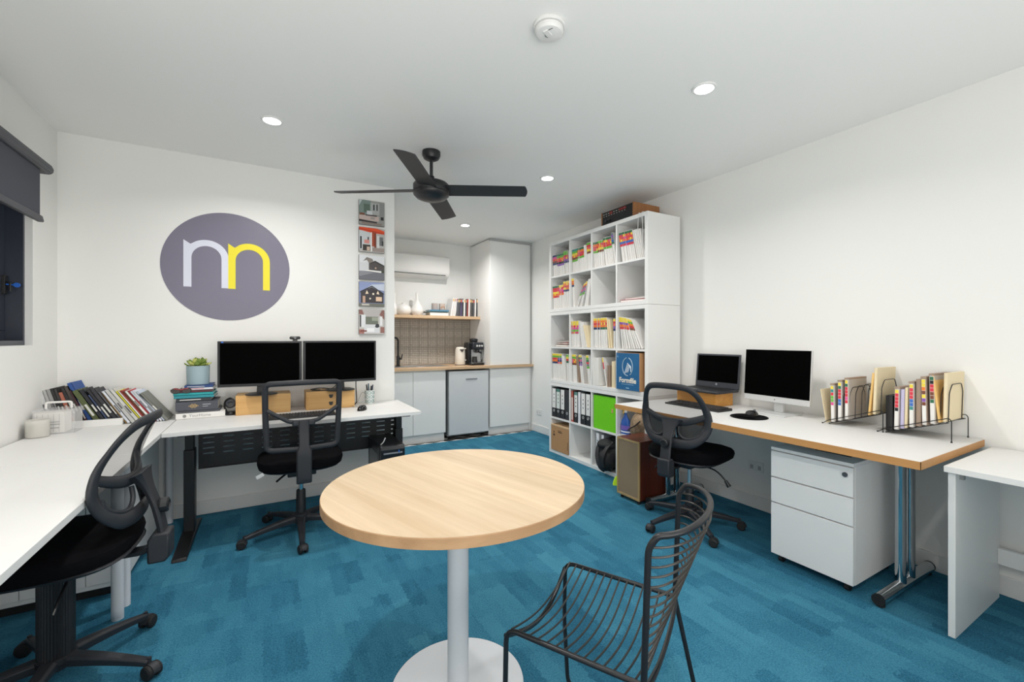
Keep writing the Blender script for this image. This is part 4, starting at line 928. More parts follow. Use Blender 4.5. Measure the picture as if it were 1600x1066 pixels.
sfile(1.246, 1.33, .020, .238, 'fileg', ('yellow', 'dgreen', 'red', 'red', 'red', 'pink', 'red'), 0, 'grey file with red tabs in the left sorter', depth=.22)
sfile(1.134, 1.33, .010, .235, 'manila2', None, 5, 'orange-buff folder in the left sorter')
sfile(1.112, 1.33, .014, .255, 'manila', None, 2, 'large buff folder at the right end of the left sorter', depth=.235)
sfile(1.052, 1.055, .030, .19, '#161617', None, 0, 'black box file at the left end of the near sorter', depth=.2)
sfile(1.016, 1.055, .022, .225, 'fileg', ('yellow', 'red', 'red', 'red', 'red', 'black'), 1, 'grey file with red and black tabs beside the black box file')
sfile(.990, 1.055, .016, .205, 'lilac', None, 1, 'lilac papers beside the red and black tabbed file', depth=.21)
sfile(.972, 1.055, .012, .21, 'manila', None, 1, 'buff folder in the middle of the near sorter', depth=.21)
sfile(.952, 1.055, .022, .235, 'fileg', ('yellow', 'red', 'red', 'red', 'blue', 'blue', 'teal'), 0, 'grey file with red and blue tabs in the near sorter')
sfile(.924, 1.055, .020, .24, 'filebr', None, 0, 'brown file in the middle of the near sorter')
sfile(.900, 1.055, .022, .245, 'filebr', ('yellow', 'yellow', 'orange', 'brown', 'yellow', 'purple', 'brown'), -1, 'brown file with yellow and purple tabs in the near sorter')
sfile(.868, 1.055, .022, .25, 'fileg', ('dgreen', 'black', 'red', 'red', 'brown', 'brown', 'dgreen'), -1, 'grey file with red and dark green tabs in the near sorter')
sfile(.838, 1.055, .010, .235, 'manila2', None, -6, 'curled orange-buff folder in the near sorter', depth=.21)
sfile(.820, 1.055, .014, .24, 'manila', None, 1, 'large buff folder at the near end of the near sorter', depth=.235)

# ---------------------------------------------------------------- wooden loudspeaker on a trolley foot
t = T('loudspeaker', 'walnut loudspeaker with a woven cloth front standing on the carpet beside the desk', 'speaker', (2.52, 2.5, 0))
def Q(x, y): return (x, y)
sx0, sx1, sy0, sy1 = 2.39, 2.66, 2.398, 2.64; sh = .475
part('cabinet', MB().box(sx0+.012, sx1, sy0, sy1, .03, sh-.001), M['walnut'], t, w=True, bev=.002)
part('top_panel', MB().box(sx0+.010, sx1, sy0-.001, sy1+.001, sh-.0015, sh+.001), M['mahog'], t, w=True, bev=.0006)
part('cloth_front', MB().box(sx0+.004, sx0+.012, sy0+.014, sy1-.014, .045, sh-.014), M['cane'], t, w=True, smooth=False)
for a in [(sy0, sy0+.014, .03, sh), (sy1-.014, sy1, .03, sh), (sy0+.014, sy1-.014, .03, .046), (sy0+.014, sy1-.014, sh-.014, sh)]:
    part('front_frame', MB().box(sx0, sx0+.012, *a), M['maple'], t, w=True, bev=.001)
for xx in (sx0+.03, sx1-.03):
    for yy in (sy0+.03, sy1-.03): part('foot', MB().cyl((xx, yy, 0), (xx, yy, .031), .012), M['rubber'], t, w=True)

# ================================================================ LEFT SIDE DESKS
LZ = .72
t = T('side_desk', 'long white desk along the left wall, nearest the camera', 'desk', (-.83, 1.6, 0))
part('top', MB().box(XL+.014, -.527, .35, 2.688, LZ-.025, LZ), M['desk'], t, w=True, bev=.0012)
for xx, yy in ((-.585, 2.62), (-1.08, 2.60), (-.60, .45), (-1.08, .45)): part('leg', MB().cyl((xx, yy, 0), (xx, yy, LZ-.025), .022, n=28), M['colwhite'], t, w=True)
t = T('corner_desk', 'white desk section filling the back left corner', 'desk', (-.83, 3.27, 0))
part('top', MB().box(XL+.014, -.527, 2.692, 3.855, LZ-.025, LZ), M['desk'], t, w=True, bev=.0012)
for xx, yy in ((-.585, 2.735), (-1.08, 2.76), (-.585, 3.80)): part('leg', MB().cyl((xx, yy, 0), (xx, yy, LZ-.025), .021, n=28), M['colwhite'], t, w=True)
t = T('storage_cabinet', 'white grooved storage cabinet under the corner desk', 'cabinet', (-.85, 3.25, 0))
part('body', MB().box(-1.08, -.64, 2.86, 3.72, .05, .66), M['white'], t, w=True, bev=.004)
for k in range(4): part('front_panel', MB().box(-1.078+k*.1095, -1.078+(k+1)*.1095-.003, 2.852, 2.8598, .075, .64), M['white'], t, w=True, bev=.0015)
part('end_panel', MB().prism([(2.86, .09), (2.90, .03), (3.72, .03), (3.72, .67), (2.86, .67)], -.6395, -.626, ((0, 0, 0), (0, 1, 0), (0, 0, 1), (1, 0, 0))), M['white'], t, w=True, bev=.002)
part('plinth', MB().box(-1.06, -.66, 2.9, 3.70, 0, .05), M['rubber'], t, w=True, smooth=False)
t = T('sit_stand_desk', 'white desk on a black steel frame against the back wall under the logo', 'desk', (.22, 3.51, 0))
part('top', MB().box(-.523, .967, 3.17, 3.855, LZ-.025, LZ), M['desk'], t, w=True, bev=.0012)
for xx in (-.435, .88):
    part('foot', MB().prism([(3.10, 0), (3.11, .018), (3.40, .038), (3.62, .038), (3.75, .018), (3.755, 0)], xx-.035, xx+.035, ((0, 0, 0), (0, 1, 0), (0, 0, 1), (1, 0, 0))), M['powder'], t, w=True, bev=.004)
    part('column', MB().box(xx-.028, xx+.028, 3.46, 3.55, .03, .55), M['powder'], t, w=True, bev=.003)
    part('inner_column', MB().box(xx-.022, xx+.022, 3.467, 3.543, .55, LZ-.03), M['blacks'], t, w=True, bev=.002)
    part('top_bracket', MB().box(xx-.03, xx+.03, 3.25, 3.8, LZ-.045, LZ-.0255), M['powder'], t, w=True, bev=.003)
# perforated modesty panel: one sheet built from strips between the slots
mb = MB(); X0, X1, Z0, Z1, yy = -.40, .93, .40, LZ-.03, 3.575
ncol = 12; sw = .062; sg = (X1-X0)/ncol; zsl = [.455, .49, .525, .56, .595][1:]
zs = [Z0]
for q in zsl: zs += [q, q+.008]
zs.append(Z1)
for i in range(0, len(zs)-1):
    if i % 2 == 0: mb.box(X0, X1, yy, yy+.0015, zs[i], zs[i+1])
    else:
        for c in range(ncol+1):
            a = X0 if c == 0 else X0+(c-.5)*sg+sw/2; b = X1 if c == ncol else X0+(c+.5)*sg-sw/2
            mb.box(a, b, yy, yy+.0015, zs[i], zs[i+1])
mb.box(X0, X1, yy-.02, yy, Z0, Z0+.0015)
part('modesty_panel', mb, M['powder'], t, w=True, smooth=False, label='black perforated steel modesty panel')
part('height_switch', MB().box(.70, .77, 3.185, 3.23, LZ-.04, LZ-.0255), M['blacks'], t, w=True, bev=.004)

# ---------------------------------------------------------------- on the back desk
def monitor(label, x, y, z, rz, w_, h_, foot, mz):
    t = T('monitor', label, 'monitor', (x, y, z), rz, group='black monitors on the wooden boxes')
    part('foot', MB().lathe([(0, 0), (foot, 0), (foot, .006), (foot*.8, .012), (.03, .016), (0, .016)], n=40, cap=False), M['blacks'], t)
    part('neck', MB().prism([(-.03, .01), (.03, .01), (.024, .14), (-.024, .14)], -.012, .02, ((0, .012, 0), (1, 0, 0), (0, 0, 1), (0, -1, 0))), M['blacks'], t, bev=.003)
    b = part('bezel', MB().box(-w_/2, w_/2, -.035, -.008, mz, mz+h_), M['bezel'], t, bev=.003)
    part('rear_shell', MB().box(-w_*.35, w_*.35, -.008, .03, mz+.04, mz+h_-.04), M['blacks'], t, bev=.012)
    part('screen', MB().box(-w_/2+.014, w_/2-.014, -.0362, -.0348, mz+.02, mz+h_-.013), M['screen'], t, smooth=False)
    return t
m1 = monitor('black monitor on the left wooden box, with a webcam on its corner', -.045, 3.66, LZ+.1365, radians(-7), .515, .318, .10, .062)
part('sticker', MB().box(-.235, -.222, -.037, -.0355, .368, .377), M['blue'], m1, smooth=False)
m2 = monitor('black monitor on the right wooden box, nearer the pictures', .478, 3.66, LZ+.1365, radians(4), .525, .318, .105, .063)
t = T('webcam', 'small black webcam clipped between the two monitors', 'webcam', (.165, 3.625, LZ+.1365+.0625+.318))
part('body', MB().box(-.035, .035, -.02, .01, .012, .034), M['blacks'], t, bev=.008)
part('clip', MB().box(-.015, .015, -.022, .02, .0005, .012), M['blacks'], t, bev=.002)
part('lens', MB().cyl((0, -.0205, .023), (0, -.023, .023), .008), cm('#404348', .1), t)
def dbox(label, x0, x1, knobs):
    t = T('wooden_box', label, 'box', ((x0+x1)/2, 3.74, LZ)); hw = (x1-x0)/2
    part('case', MB().box(-hw, hw, -.11, .10, 0, .136), M['bamboo'], t, bev=.002)
    part('front', MB().box(-hw+.012, hw-.012, -.1125, -.1102, .012, .124), M['bamboo'], t, bev=.001)
    for zz in knobs: part('finger_hole', MB().cyl((.0, -.1128, zz), (.0, -.114, zz), .013).box(-.015, .015, -.1145, -.1128, zz+.004, zz+.014), M['blacks'], t)
dbox('bamboo box under the left black monitor', -.199, .137, [])
dbox('bamboo drawer box with two dark finger holes under the right black monitor', .238, .578, [.04, .095])
keyboard('keyboard', 'black keyboard on the back desk behind the mesh chair', (.19, 3.37, LZ), radians(1), kw=.43, kd=.13)
mouse('glossy black mouse on the right part of the back desk', (.60, 3.44, LZ+.0005), radians(150), cm('#141518', .15))
t = T('pen_cup', 'white cup with blue-green ring pattern holding pens', 'cup', (.715, 3.765, LZ))
part('cup', MB().lathe([(0, 0), (.03, 0), (.036, .11), (.033, .11), (.028, .006), (0, .006)], n=32, cap=False), cm('#e4ebea'), t)
mb = MB()
for r in range(3):
    for k in range(7):
        a = 2*pi*(k+.5*(r % 2))/7; z0 = .022+.034*r; rr = .0305+.006*z0/.11+.0008
        mb.tube([((rr)*cos(a+.36*cos(q*pi/5)), rr*sin(a+.36*cos(q*pi/5)), z0+.011*sin(q*pi/5)) for q in range(10)], .0016, 5, closed=True)
part('ring_print', mb, cm('#6f9a9c'), t, kind=None)
for i, (dx, dy, l, c) in enumerate([(-.012, 0, .15, '#1c1d20'), (.014, .004, .145, '#23304e'), (.005, -.012, .14, '#2c2d30'), (-.002, .014, .155, '#3a5a70')]):
    p = T('pen', ['black pen leaning left in the ring-patterned cup', 'dark blue marker in the ring-patterned cup', 'short dark pen at the front of the ring-patterned cup', 'grey-blue pen at the back of the ring-patterned cup'][i], 'pen', (.715+dx*.5, 3.765+dy*.5, LZ+.007))
    part('barrel', MB().cyl((0, 0, 0), (dx*1.1, dy*1.1, l*.75), .004, .0045, n=10), cm(c, .35), p); part('cap', MB().cyl((dx*1.1, dy*1.1, l*.72), (dx*1.5, dy*1.5, l), .0055, .005, n=10), cm(c, .3), p)
def cable(name, label, pts, r, m, cat='cable'):
    o = Vector(pts[0]); t = T(name, label, cat, tuple(o)); part('cord', MB().tube(catmull(pts, 7), r, 7), m, t, w=True); return t
cable('cable', 'black monitor cable coiled on the right wooden box', [(.34, 3.69, LZ+.141), (.27, 3.67, LZ+.15), (.33, 3.66, LZ+.16), (.42, 3.68, LZ+.145), (.35, 3.70, LZ+.155), (.28, 3.69, LZ+.142), (.40, 3.665, LZ+.142), (.46, 3.70, LZ+.18)], .0025, M['blacks'])
cable('cable', 'black cable hanging down behind the right monitor to the desk', [(.60, 3.70, LZ+.26), (.602, 3.72, LZ+.15), (.61, 3.74, LZ+.04), (.60, 3.76, LZ+.004), (.55, 3.84, LZ+.003)], .004, M['blacks'])
cable('cable', 'thin grey mouse cable looping over the back desk', [(.60, 3.49, LZ+.012), (.62, 3.58, LZ+.004), (.56, 3.62, LZ+.004), (.64, 3.66, LZ+.03), (.68, 3.70, LZ+.07), (.65, 3.72, LZ+.1), (.62, 3.74, LZ+.03), (.60, 3.80, LZ+.003)], .0016, M['cableg'])
# pile of books with the plant
pile = [(.040, '#ecebe7', 'thick white book with a small round emblem, lowest of the pile', -.53, -.262), (.012, '#55575e', 'thin grey book on the white book', -.52, -.29), (.062, '#4b4e58', 'thick dark grey clothbound book with gold print', -.53, -.30), (.020, '#33373c', 'dark book with a pale title above the thick grey book', -.525, -.335), (.020, '#2a8f9c', 'lower teal book in the pile', -.535, -.32), (.016, '#28a3a8', 'upper teal book in the pile', -.54, -.325), (.016, '#5c2f38', 'dark red paperback in the pile', -.525, -.33), (.014, '#dfe3ea', 'white and red paperback in the pile', -.49, -.325), (.014, '#264a86', 'dark blue book on top of the pile', -.485, -.33)]
zz = LZ+.0008
for i, (th, c, lab, xa, xb) in enumerate(pile):
    t = T('book', lab+' beside the monitors', 'book', ((xa+xb)/2, 3.75, zz), radians(random.uniform(-2, 2)), group='pile of books under the succulent'); hx = (xb-xa)/2
    part('cover', MB().box(-hx, hx, -.105, .10, 0, .0025).box(-hx, hx, -.105, .10, th-.0025, th).box(-hx, hx, -.105, -.102, 0, th), cm(c), t, smooth=False)
    part('pages', MB().box(-hx+.004, hx-.004, -.101, .096, .0025, th-.0025), M['paper'], t, smooth=False)
    if i == 0:
        text('title', 'YourHome', .026, ((-.005, -.1052, th/2), (1, 0, 0), (0, 0, 1), (0, -1, 0)), cm('#9a9a98'), t, w=False)
        part('emblem', MB().cyl((-.088, -.105, th/2), (-.088, -.1056, th/2), .010), cm('#8f8f8d'), t)
    if i == 2: 
        mb = MB()
        for k in range(7): hh = [.008, .018, .03, .022, .03, .016, .008][k]; mb.box(-.045+.008*k, -.041+.008*k, -.1056, -.105, th/2-hh/2, th/2+hh/2)
        part('gold_print', mb, cm('#c2a46a'), t, smooth=False); part('title_print', MB().box(.03, .075, -.1056, -.105, th/2+.005, th/2+.009).box(.03, .06, -.1056, -.105, th/2-.008, th/2-.005), cm('#b9bac0'), t, smooth=False)
    if i in (3, 7, 8): part('title_print', MB().box(-hx*.8, hx*.4, -.1056, -.105, th*.4, th*.62), cm('#e8e8e4' if i != 7 else '#c8323c'), t, smooth=False)
    zz += th+.0008
PZ = zz
t = T('sunglasses', 'dark red sunglasses lying on the pile of books', 'glasses', (-.50, 3.655, LZ+.175))
for dx in (-.028, .03): part('lens', MB().lathe([(0, .0), (.022, 0), (.024, .003), (.022, .006), (0, .006)], n=24, T=Matrix.Translation((dx, -.012, .016)) @ Matrix.Rotation(radians(90), 4, 'X') @ Matrix.Diagonal((1.1, .8, 1, 1)), cap=False), cm('#241a18', .2), t)
part('frame', MB().tube(catmull([(-.055, .0, .02), (-.03, -.018, .03), (0, -.016, .022), (.03, -.018, .03), (.055, 0, .022), (.05, .05, .02)], 5), .004), cm('#8c2f34', .35), t)
t = T('potted_succulent', 'green succulent in a blue-grey cylindrical pot on the pile of books', 'plant', (-.418, 3.73, PZ))
pot = part('pot', MB().lathe([(0, 0), (.06, 0), (.063, .004), (.066, .128), (.060, .128), (.058, .115), (0, .115)], n=40, cap=False), M['potc'], t)
part('soil', MB().lathe([(0, .117), (.058, .115)], n=24, cap=False), M['soil'], t)
def leaf_mesh(L, wd, th):
    def fn(u, v):
        s_ = (v*2-1); w_ = wd*(sin(pi*min(1, u*.93+.05))**.6)*(1 if u < .99 else .05)
        up = .35*u*u
        return Vector((L*u*(1-.12*u), s_*w_, L*up+th*(s_*s_)))
    return MB().shell(fn, 8, 6, .004)
random.seed(4); k = 0
for ring, (n, tilt, L) in enumerate([(5, 70, .04), (7, 46, .052), (9, 26, .062), (10, 8, .066)]):
    for i in range(n):
        a = 2*pi*(i+.5*(ring % 2)+random.uniform(-.15, .15))/n
        o = part('leaf', leaf_mesh(L*random.uniform(.85, 1.1), .0155, .006), M['leaf'] if (k % 3) else M['leaf2'], t)
        o.rotation_euler = (0, -radians(tilt+random.uniform(-8, 8)), a); o.location = (.012*cos(a), .012*sin(a), .118+.006*(3-ring)); k += 1
t = T('headphones', 'black headphones lying between the books and the bamboo box', 'headphones', (-.232, 3.70, LZ))
for yy in (0,): 
    part('ear_cup', MB().lathe([(0, 0), (.03, 0), (.034, .01), (.03, .024), (0, .026)], n=28, c=(0, 0, 0), cap=False), M['blacks'], t)
    part('ear_cup', MB().lathe([(0, 0), (.028, 0), (.033, .01), (.028, .022), (0, .022)], n=28, T=Matrix.Translation((0, .01, .075)) @ Matrix.Rotation(radians(70), 4, 'X'), cap=False), M['blacks'], t)
part('ear_pad', MB().tube([(.021*cos(a*pi/8), -.012, .078+.021*sin(a*pi/8)) for a in range(16)], .007, 8, closed=True), cm('#3c4048'), t)
part('headband', MB().tube(catmull([(-.02, .0, .02), (-.035, .0, .06), (-.028, .0, .10), (0, .01, .115), (.02, .01, .09)], 5), .006), M['blacks'], t)
# computer tower on the floor under the right end
t = T('computer_tower', 'black desktop computer tower with a slanted front under the back desk', 'computer', (.75, 3.35, 0))
tx0, tx1, ty0, ty1 = .668, .838, 3.13, 3.565
TH = .50
part('case', MB().box(tx0, tx1, ty0+.03, ty1, .012, TH), M['blacks'], t, w=True, bev=.006)
part('front_panel', MB().prism([(ty0, .012), (ty0+.03, .012), (ty0+.03, TH), (ty0+.012, TH), (ty0-.004, TH-.025), (ty0-.004, TH-.09)], tx0+.002, tx1-.002, ((0, 0, 0), (0, 1, 0), (0, 0, 1), (1, 0, 0))), cm('#1c1d20', .25), t, w=True, bev=.004)
part('side_window', MB().box(tx0-.001, tx0, 3.22, 3.5, .1, .43), cm('#3c3e42', .2), t, w=True, smooth=False)
part('port_strip', MB().box(tx0+.02, tx1-.02, ty0-.0055, ty0-.004, TH-.055, TH-.045), cm('#8d9096', .3), t, w=True, smooth=False)
part('port_cover', MB().box(.79, .797, ty0-.007, ty0-.004, TH-.05, TH-.032), M['blue'], t, w=True, smooth=False)
part('drive_bay', MB().box(tx0+.02, tx1-.02, ty0-.0055, ty0-.004, TH-.13, TH-.092), M['blacks'], t, w=True, bev=.002)
part('badge', MB().box(.735, .775, ty0-.0058, ty0-.004, TH-.105, TH-.098).box(.74, .77, ty0-.0062, ty0-.0045, TH-.15, TH-.142), cm('#c9cbd0', .3), t, w=True, smooth=False)
for a in (tx0+.03, tx1-.03):
    for b in (ty0+.05, ty1-.03): part('foot', MB().cyl((a, b, 0), (a, b, .013), .012), M['rubber'], t, w=True)
cable('cable', 'white cable tag hanging over the computer tower', [(.685, 3.20, .502), (.70, 3.19, .52), (.712, 3.185, .55)], .004, cm('#dcdcdc'))
# ---------------------------------------------------------------- corner desk: row of leaning books, tray, clear box, candle
# row A stands in/behind the paper tray, row B runs on to the pile.  Books lean to the right at the bottom: tops to the left.
rowA = [('#cfd0d0', .026, .22, 12, 'white and grey magazine'), ('#b3b3b2', .018, .235, 13, 'grey magazine'), ('#9c9c9b', .02, .24, 14, 'mid-grey book'), ('#2a2a2c', .016, .245, 15, 'black magazine'), ('#3a3938', .016, .24, 16, 'charcoal magazine'), ('#b56a56', .02, .22, 17, 'salmon red book'), ('#2c2b2d', .018, .25, 18, 'black book with a white-specked spine'), ('#4a4440', .018, .26, 19, 'dark brown book'), ('#5d3b44', .014, .235, 20, 'maroon book'), ('#2a5298', .020, .285, 22, 'large blue book leaning in the row')]
rowB = [('#56603a', .028, .245, 28, 'olive green book'), ('#23252c', .020, .25, 28, 'black book beside the olive one'), ('#3c4b6c', .012, .215, 28, 'blue-grey book with a pale blue edge'), ('#2b2a2e', .018, .25, 29, 'near-black book with a beige top label'), ('#34343a', .022, .25, 30, 'dark grey book with white lettering'), ('#55565c', .012, .235, 30, 'grey paperback'), ('#c9a15c', .006, .23, 30, 'thin ochre booklet'), ('#d6dae4', .016, .24, 31, 'pale lilac book'), ('#bfc0bd', .022, .245, 31, 'light grey magazine'), ('#cdcdc9', .020, .25, 32, 'off-white magazine'), ('#e2d83e', .009, .24, 32, 'thin yellow book'), ('#f0efea', .010, .24, 32, 'thin white booklet beside the yellow one'), ('#a83a34', .010, .245, 33, 'thin dark red book'), ('#7c4630', .008, .24, 33, 'thin brown book'), ('#eceeea', .014, .24, 33, 'white book between brown and red ones'), ('#b8303a', .009, .245, 34, 'thin bright red book'), ('#d9dfec', .012, .24, 34, 'pale blue-white magazine'), ('#e6e8ee', .012, .24, 35, 'white magazine with a blue stripe'), ('#ccd6e6', .010, .24, 35, 'light blue magazine'), ('#7d7f78', .018, .225, 37, 'patterned grey-green book, last before the pile')]
def lean_book(x, y, z, c, th, hh, lean, label, i, dpt=.17):
    t = T('book', label+' in the leaning row on the corner desk', 'book', (x, y, z+.001)); a = radians(lean); t.rotation_euler = (0, -a, 0)
    t.location.z += 0
    # local: thickness +x, depth +y, height +z; pivot at the left bottom edge lifted so that the right bottom edge rests
    mb = MB().box(0, .0018, 0, dpt, 0, hh).box(th-.0018, th, 0, dpt, 0, hh).box(0, th, 0, .002, 0, hh)
    part('cover', mb, cm(c), t, smooth=False)
    part('pages', MB().box(.0019, th-.0019, .003, dpt-.004, .003, hh-.003), M['paper'], t, smooth=False)
    r_ = random.Random(i); dark = sum(lin(c)[:3]) < .9
    if th > .011:
        z0 = hh*r_.uniform(.5, .7); part('spine_print', MB().box(th*.3, th*.7, -.0006, 0, z0-hh*r_.uniform(.15, .35), z0), cm('#dcdcd6' if dark else '#5c5c60'), t, smooth=False)
    return t
x = -1.125
for i, (c, th, hh, ln, lab) in enumerate(rowA):
    lean_book(x+.0+hh*0, 3.66, LZ, c, th, hh, ln, lab, i); x += th/cos(radians(ln))+.0015
x += .012
for i, (c, th, hh, ln, lab) in enumerate(rowB):
    lean_book(x, 3.64, LZ, c, th, hh, ln, lab, 40+i); x += th/cos(radians(ln))+.0006
ROWX = x
t = T('paper_tray', 'low white open-top tray holding the left part of the book row', 'tray', (-.96, 3.68, LZ))
part('front_lip', MB().box(-1.125, -.785, 3.612, 3.616, LZ+.0005, LZ+.043), M['white'], t, w=True, bev=.001)
part('side_lip', MB().box(-.789, -.785, 3.616, 3.638, LZ+.0005, LZ+.043), M['white'], t, w=True, bev=.001)
part('tray_floor', MB().box(-1.125, -.785, 3.616, 3.636, LZ+.0003, LZ+.002), M['white'], t, w=True, smooth=False)
t = T('plastic_case', 'clear plastic case with a white handle, full of cards, on the corner desk', 'box', (-1.03, 3.52, LZ))
part('tub', MB().box(-.095, .075, -.06, .06, 0, .003).box(-.095, .075, -.06, -.0575, 0, .125).box(-.095, .075, .0575, .06, 0, .125).box(-.095, -.0925, -.06, .06, 0, .125).box(.0725, .075, -.06, .06, 0, .125), M['clearbox'], t, smooth=False)
part('lid', MB().box(-.10, .08, -.065, .065, .125, .137), M['clearbox'], t, bev=.003)
part('handle', MB().tube(fillet([(-.06, 0, .137), (-.06, 0, .172), (.045, 0, .172), (.045, 0, .137)], .012), .006, 8), cm('#ecebe8'), t)
cd = part('cards', MB().box(-.088, .03, -.052, .052, .004, .118), M['paper'], t, smooth=False)
mb = MB()
for k in range(5): mb.box(-.08+.022*k, -.0785+.022*k, -.0535, -.0525, .012, .112)
mb.box(-.07, .012, -.0538, -.0528, .05, .056).box(-.07, .012, -.0538, -.0528, .064, .069).box(-.03, .01, -.0538, -.0528, .03, .036)
part('card_print', mb, cm('#8a8a88'), cd, smooth=False)
t = T('candle', 'ivory pillar candle in a glass on the corner desk against the left wall', 'candle', (-1.085, 3.40, LZ))
part('wax', MB().lathe([(0, .004), (.043, .004), (.045, .008), (.045, .078), (.02, .075), (0, .074)], n=36, cap=False), M['candle'], t)
part('glass', MB().lathe([(0, 0), (.046, 0), (.048, .004), (.048, .095), (.0465, .095), (.0463, .004)], n=40, cap=False), clear('candle_glass', '#eceae4', .35, .1), t)

# ================================================================ ROUND TABLE
tcx, tcy, TZ = .593, 1.497, .74
t = T('round_table', 'round pale oak table on a white column in the middle of the room', 'table', (tcx, tcy, 0))
part('tabletop', MB().lathe([(0, TZ-.0006), (.4535, TZ-.0006), (.454, TZ), (0, TZ)], n=128, cap=False, c=(0, 0, 0)), M['tabletop'], t, ang=60).rotation_euler = (0, 0, radians(-73))
part('underside', MB().lathe([(0, TZ-.033), (.452, TZ-.033), (.4555, TZ-.031), (.4555, TZ-.002), (.4542, TZ-.0007), (0, TZ-.0007)], n=128, cap=False), M['tableedge'], t, label='brown oak edge band')
part('column', MB().cyl((0, 0, .012), (0, 0, TZ-.04), .038, n=48), M['colwhite'], t)
part('mounting_plate', MB().box(-.12, .12, -.12, .12, TZ-.04, TZ-.0335), M['colwhite'], t, bev=.002)
part('base_plate', MB().lathe([(0, .001), (.235, .001), (.238, .004), (.236, .009), (.06, .013), (0, .013)], n=96, cap=False), M['colwhite'], t)

# ================================================================ CHAIRS
def star(t, offs, R=.31, zc=.115, ztip=.078, m='plast'):
    part('hub', MB().lathe([(0, zc-.055), (.035, zc-.055), (.048, zc-.02), (.046, zc+.008), (.03, zc+.014), (0, zc+.014)], n=32, cap=False), M[m], t)
    for k in range(5):
        a = radians(offs+72*k); P = []; rs = []
        for i in range(9):
            u = i/8; r = .03+(R-.03)*u; z = zc-.022-(zc-ztip)*u**1.6; P.append((r*cos(a), r*sin(a), z)); rs.append(1.0-.42*u)
        sec = [(-.020, -.022), (.010, -.026), (.020, -.016), (.020, .016), (.010, .026), (-.020, .022)]
        part('base_leg', MB().tube(P, rs, up=(0, 0, 1), sec=sec), M[m], t, bev=.002)
        cx, cy = R*cos(a), R*sin(a); b = a+radians(37*(k % 3)-20)
        Tm = Matrix.Translation((cx, cy, 0)) @ Matrix.Rotation(b, 4, 'Z')
        hood = MB(); n = 12
        hood.tube([Tm @ Vector((.0, 0, .042)), Tm @ Vector((0, 0, ztip-.005))], .0075, 10)
        pts = [(.029*cos(pi*i/n), .026+.029*sin(pi*i/n)) for i in range(n+1)]+[(.016*cos(pi-pi*i/n), .026+.016*sin(pi-pi*i/n)) for i in range(n+1)]
        O = Tm @ Vector((0.012, 0, 0)); X = (Tm.to_3x3() @ Vector((1, 0, 0))); Yv = Vector((0, 0, 1)); Z = Tm.to_3x3() @ Vector((0, 1, 0))
        hood.prism(pts, -.012, .012, (O, X, Yv, Z))
        c = part('castor', hood, M[m], t)
        for s_ in (-1, 1):
            p0 = Tm @ Vector((.012, s_*.008, .0262)); p1 = Tm @ Vector((.012, s_*.026, .0262))
            part('wheel', MB().tube([p0, p0.lerp(p1, .2), p0.lerp(p1, .75), p1], [.023, .026, .0255, .019], 22), M['rubber'], c)
WRAP = [.060]
def back_y(z):
    K = [(.58, -.240), (.64, -.228), (.70, -.218), (.76, -.220), (.82, -.232), (.88, -.254), (.94, -.280), (1.0, -.306)]
    if z <= K[0][0]: return K[0][1]
    for (a, ya), (b, yb) in zip(K, K[1:]):
        if z <= b: u = (z-a)/(b-a); return ya+(yb-ya)*u
    return K[-1][1]
def S3(s, z, off=0.0, hw=.23): return Vector((s, back_y(z)+off+WRAP[0]*(abs(s)/hw)**2, z))
def half_w(z):
    K = [(.592, .10), (.61, .145), (.64, .182), (.68, .208), (.73, .219), (.78, .218), (.83, .207), (.88, .190), (.915, .168), (.937, .145), (.950, .115)]
    if z <= K[0][0]: return K[0][1]
    for (a, ya), (b, yb) in zip(K, K[1:]):
        if z <= b: u = (z-a)/(b-a); return ya+(yb-ya)*u
    return K[-1][1]
def smile(s): return .722+.9*s*s*1.35
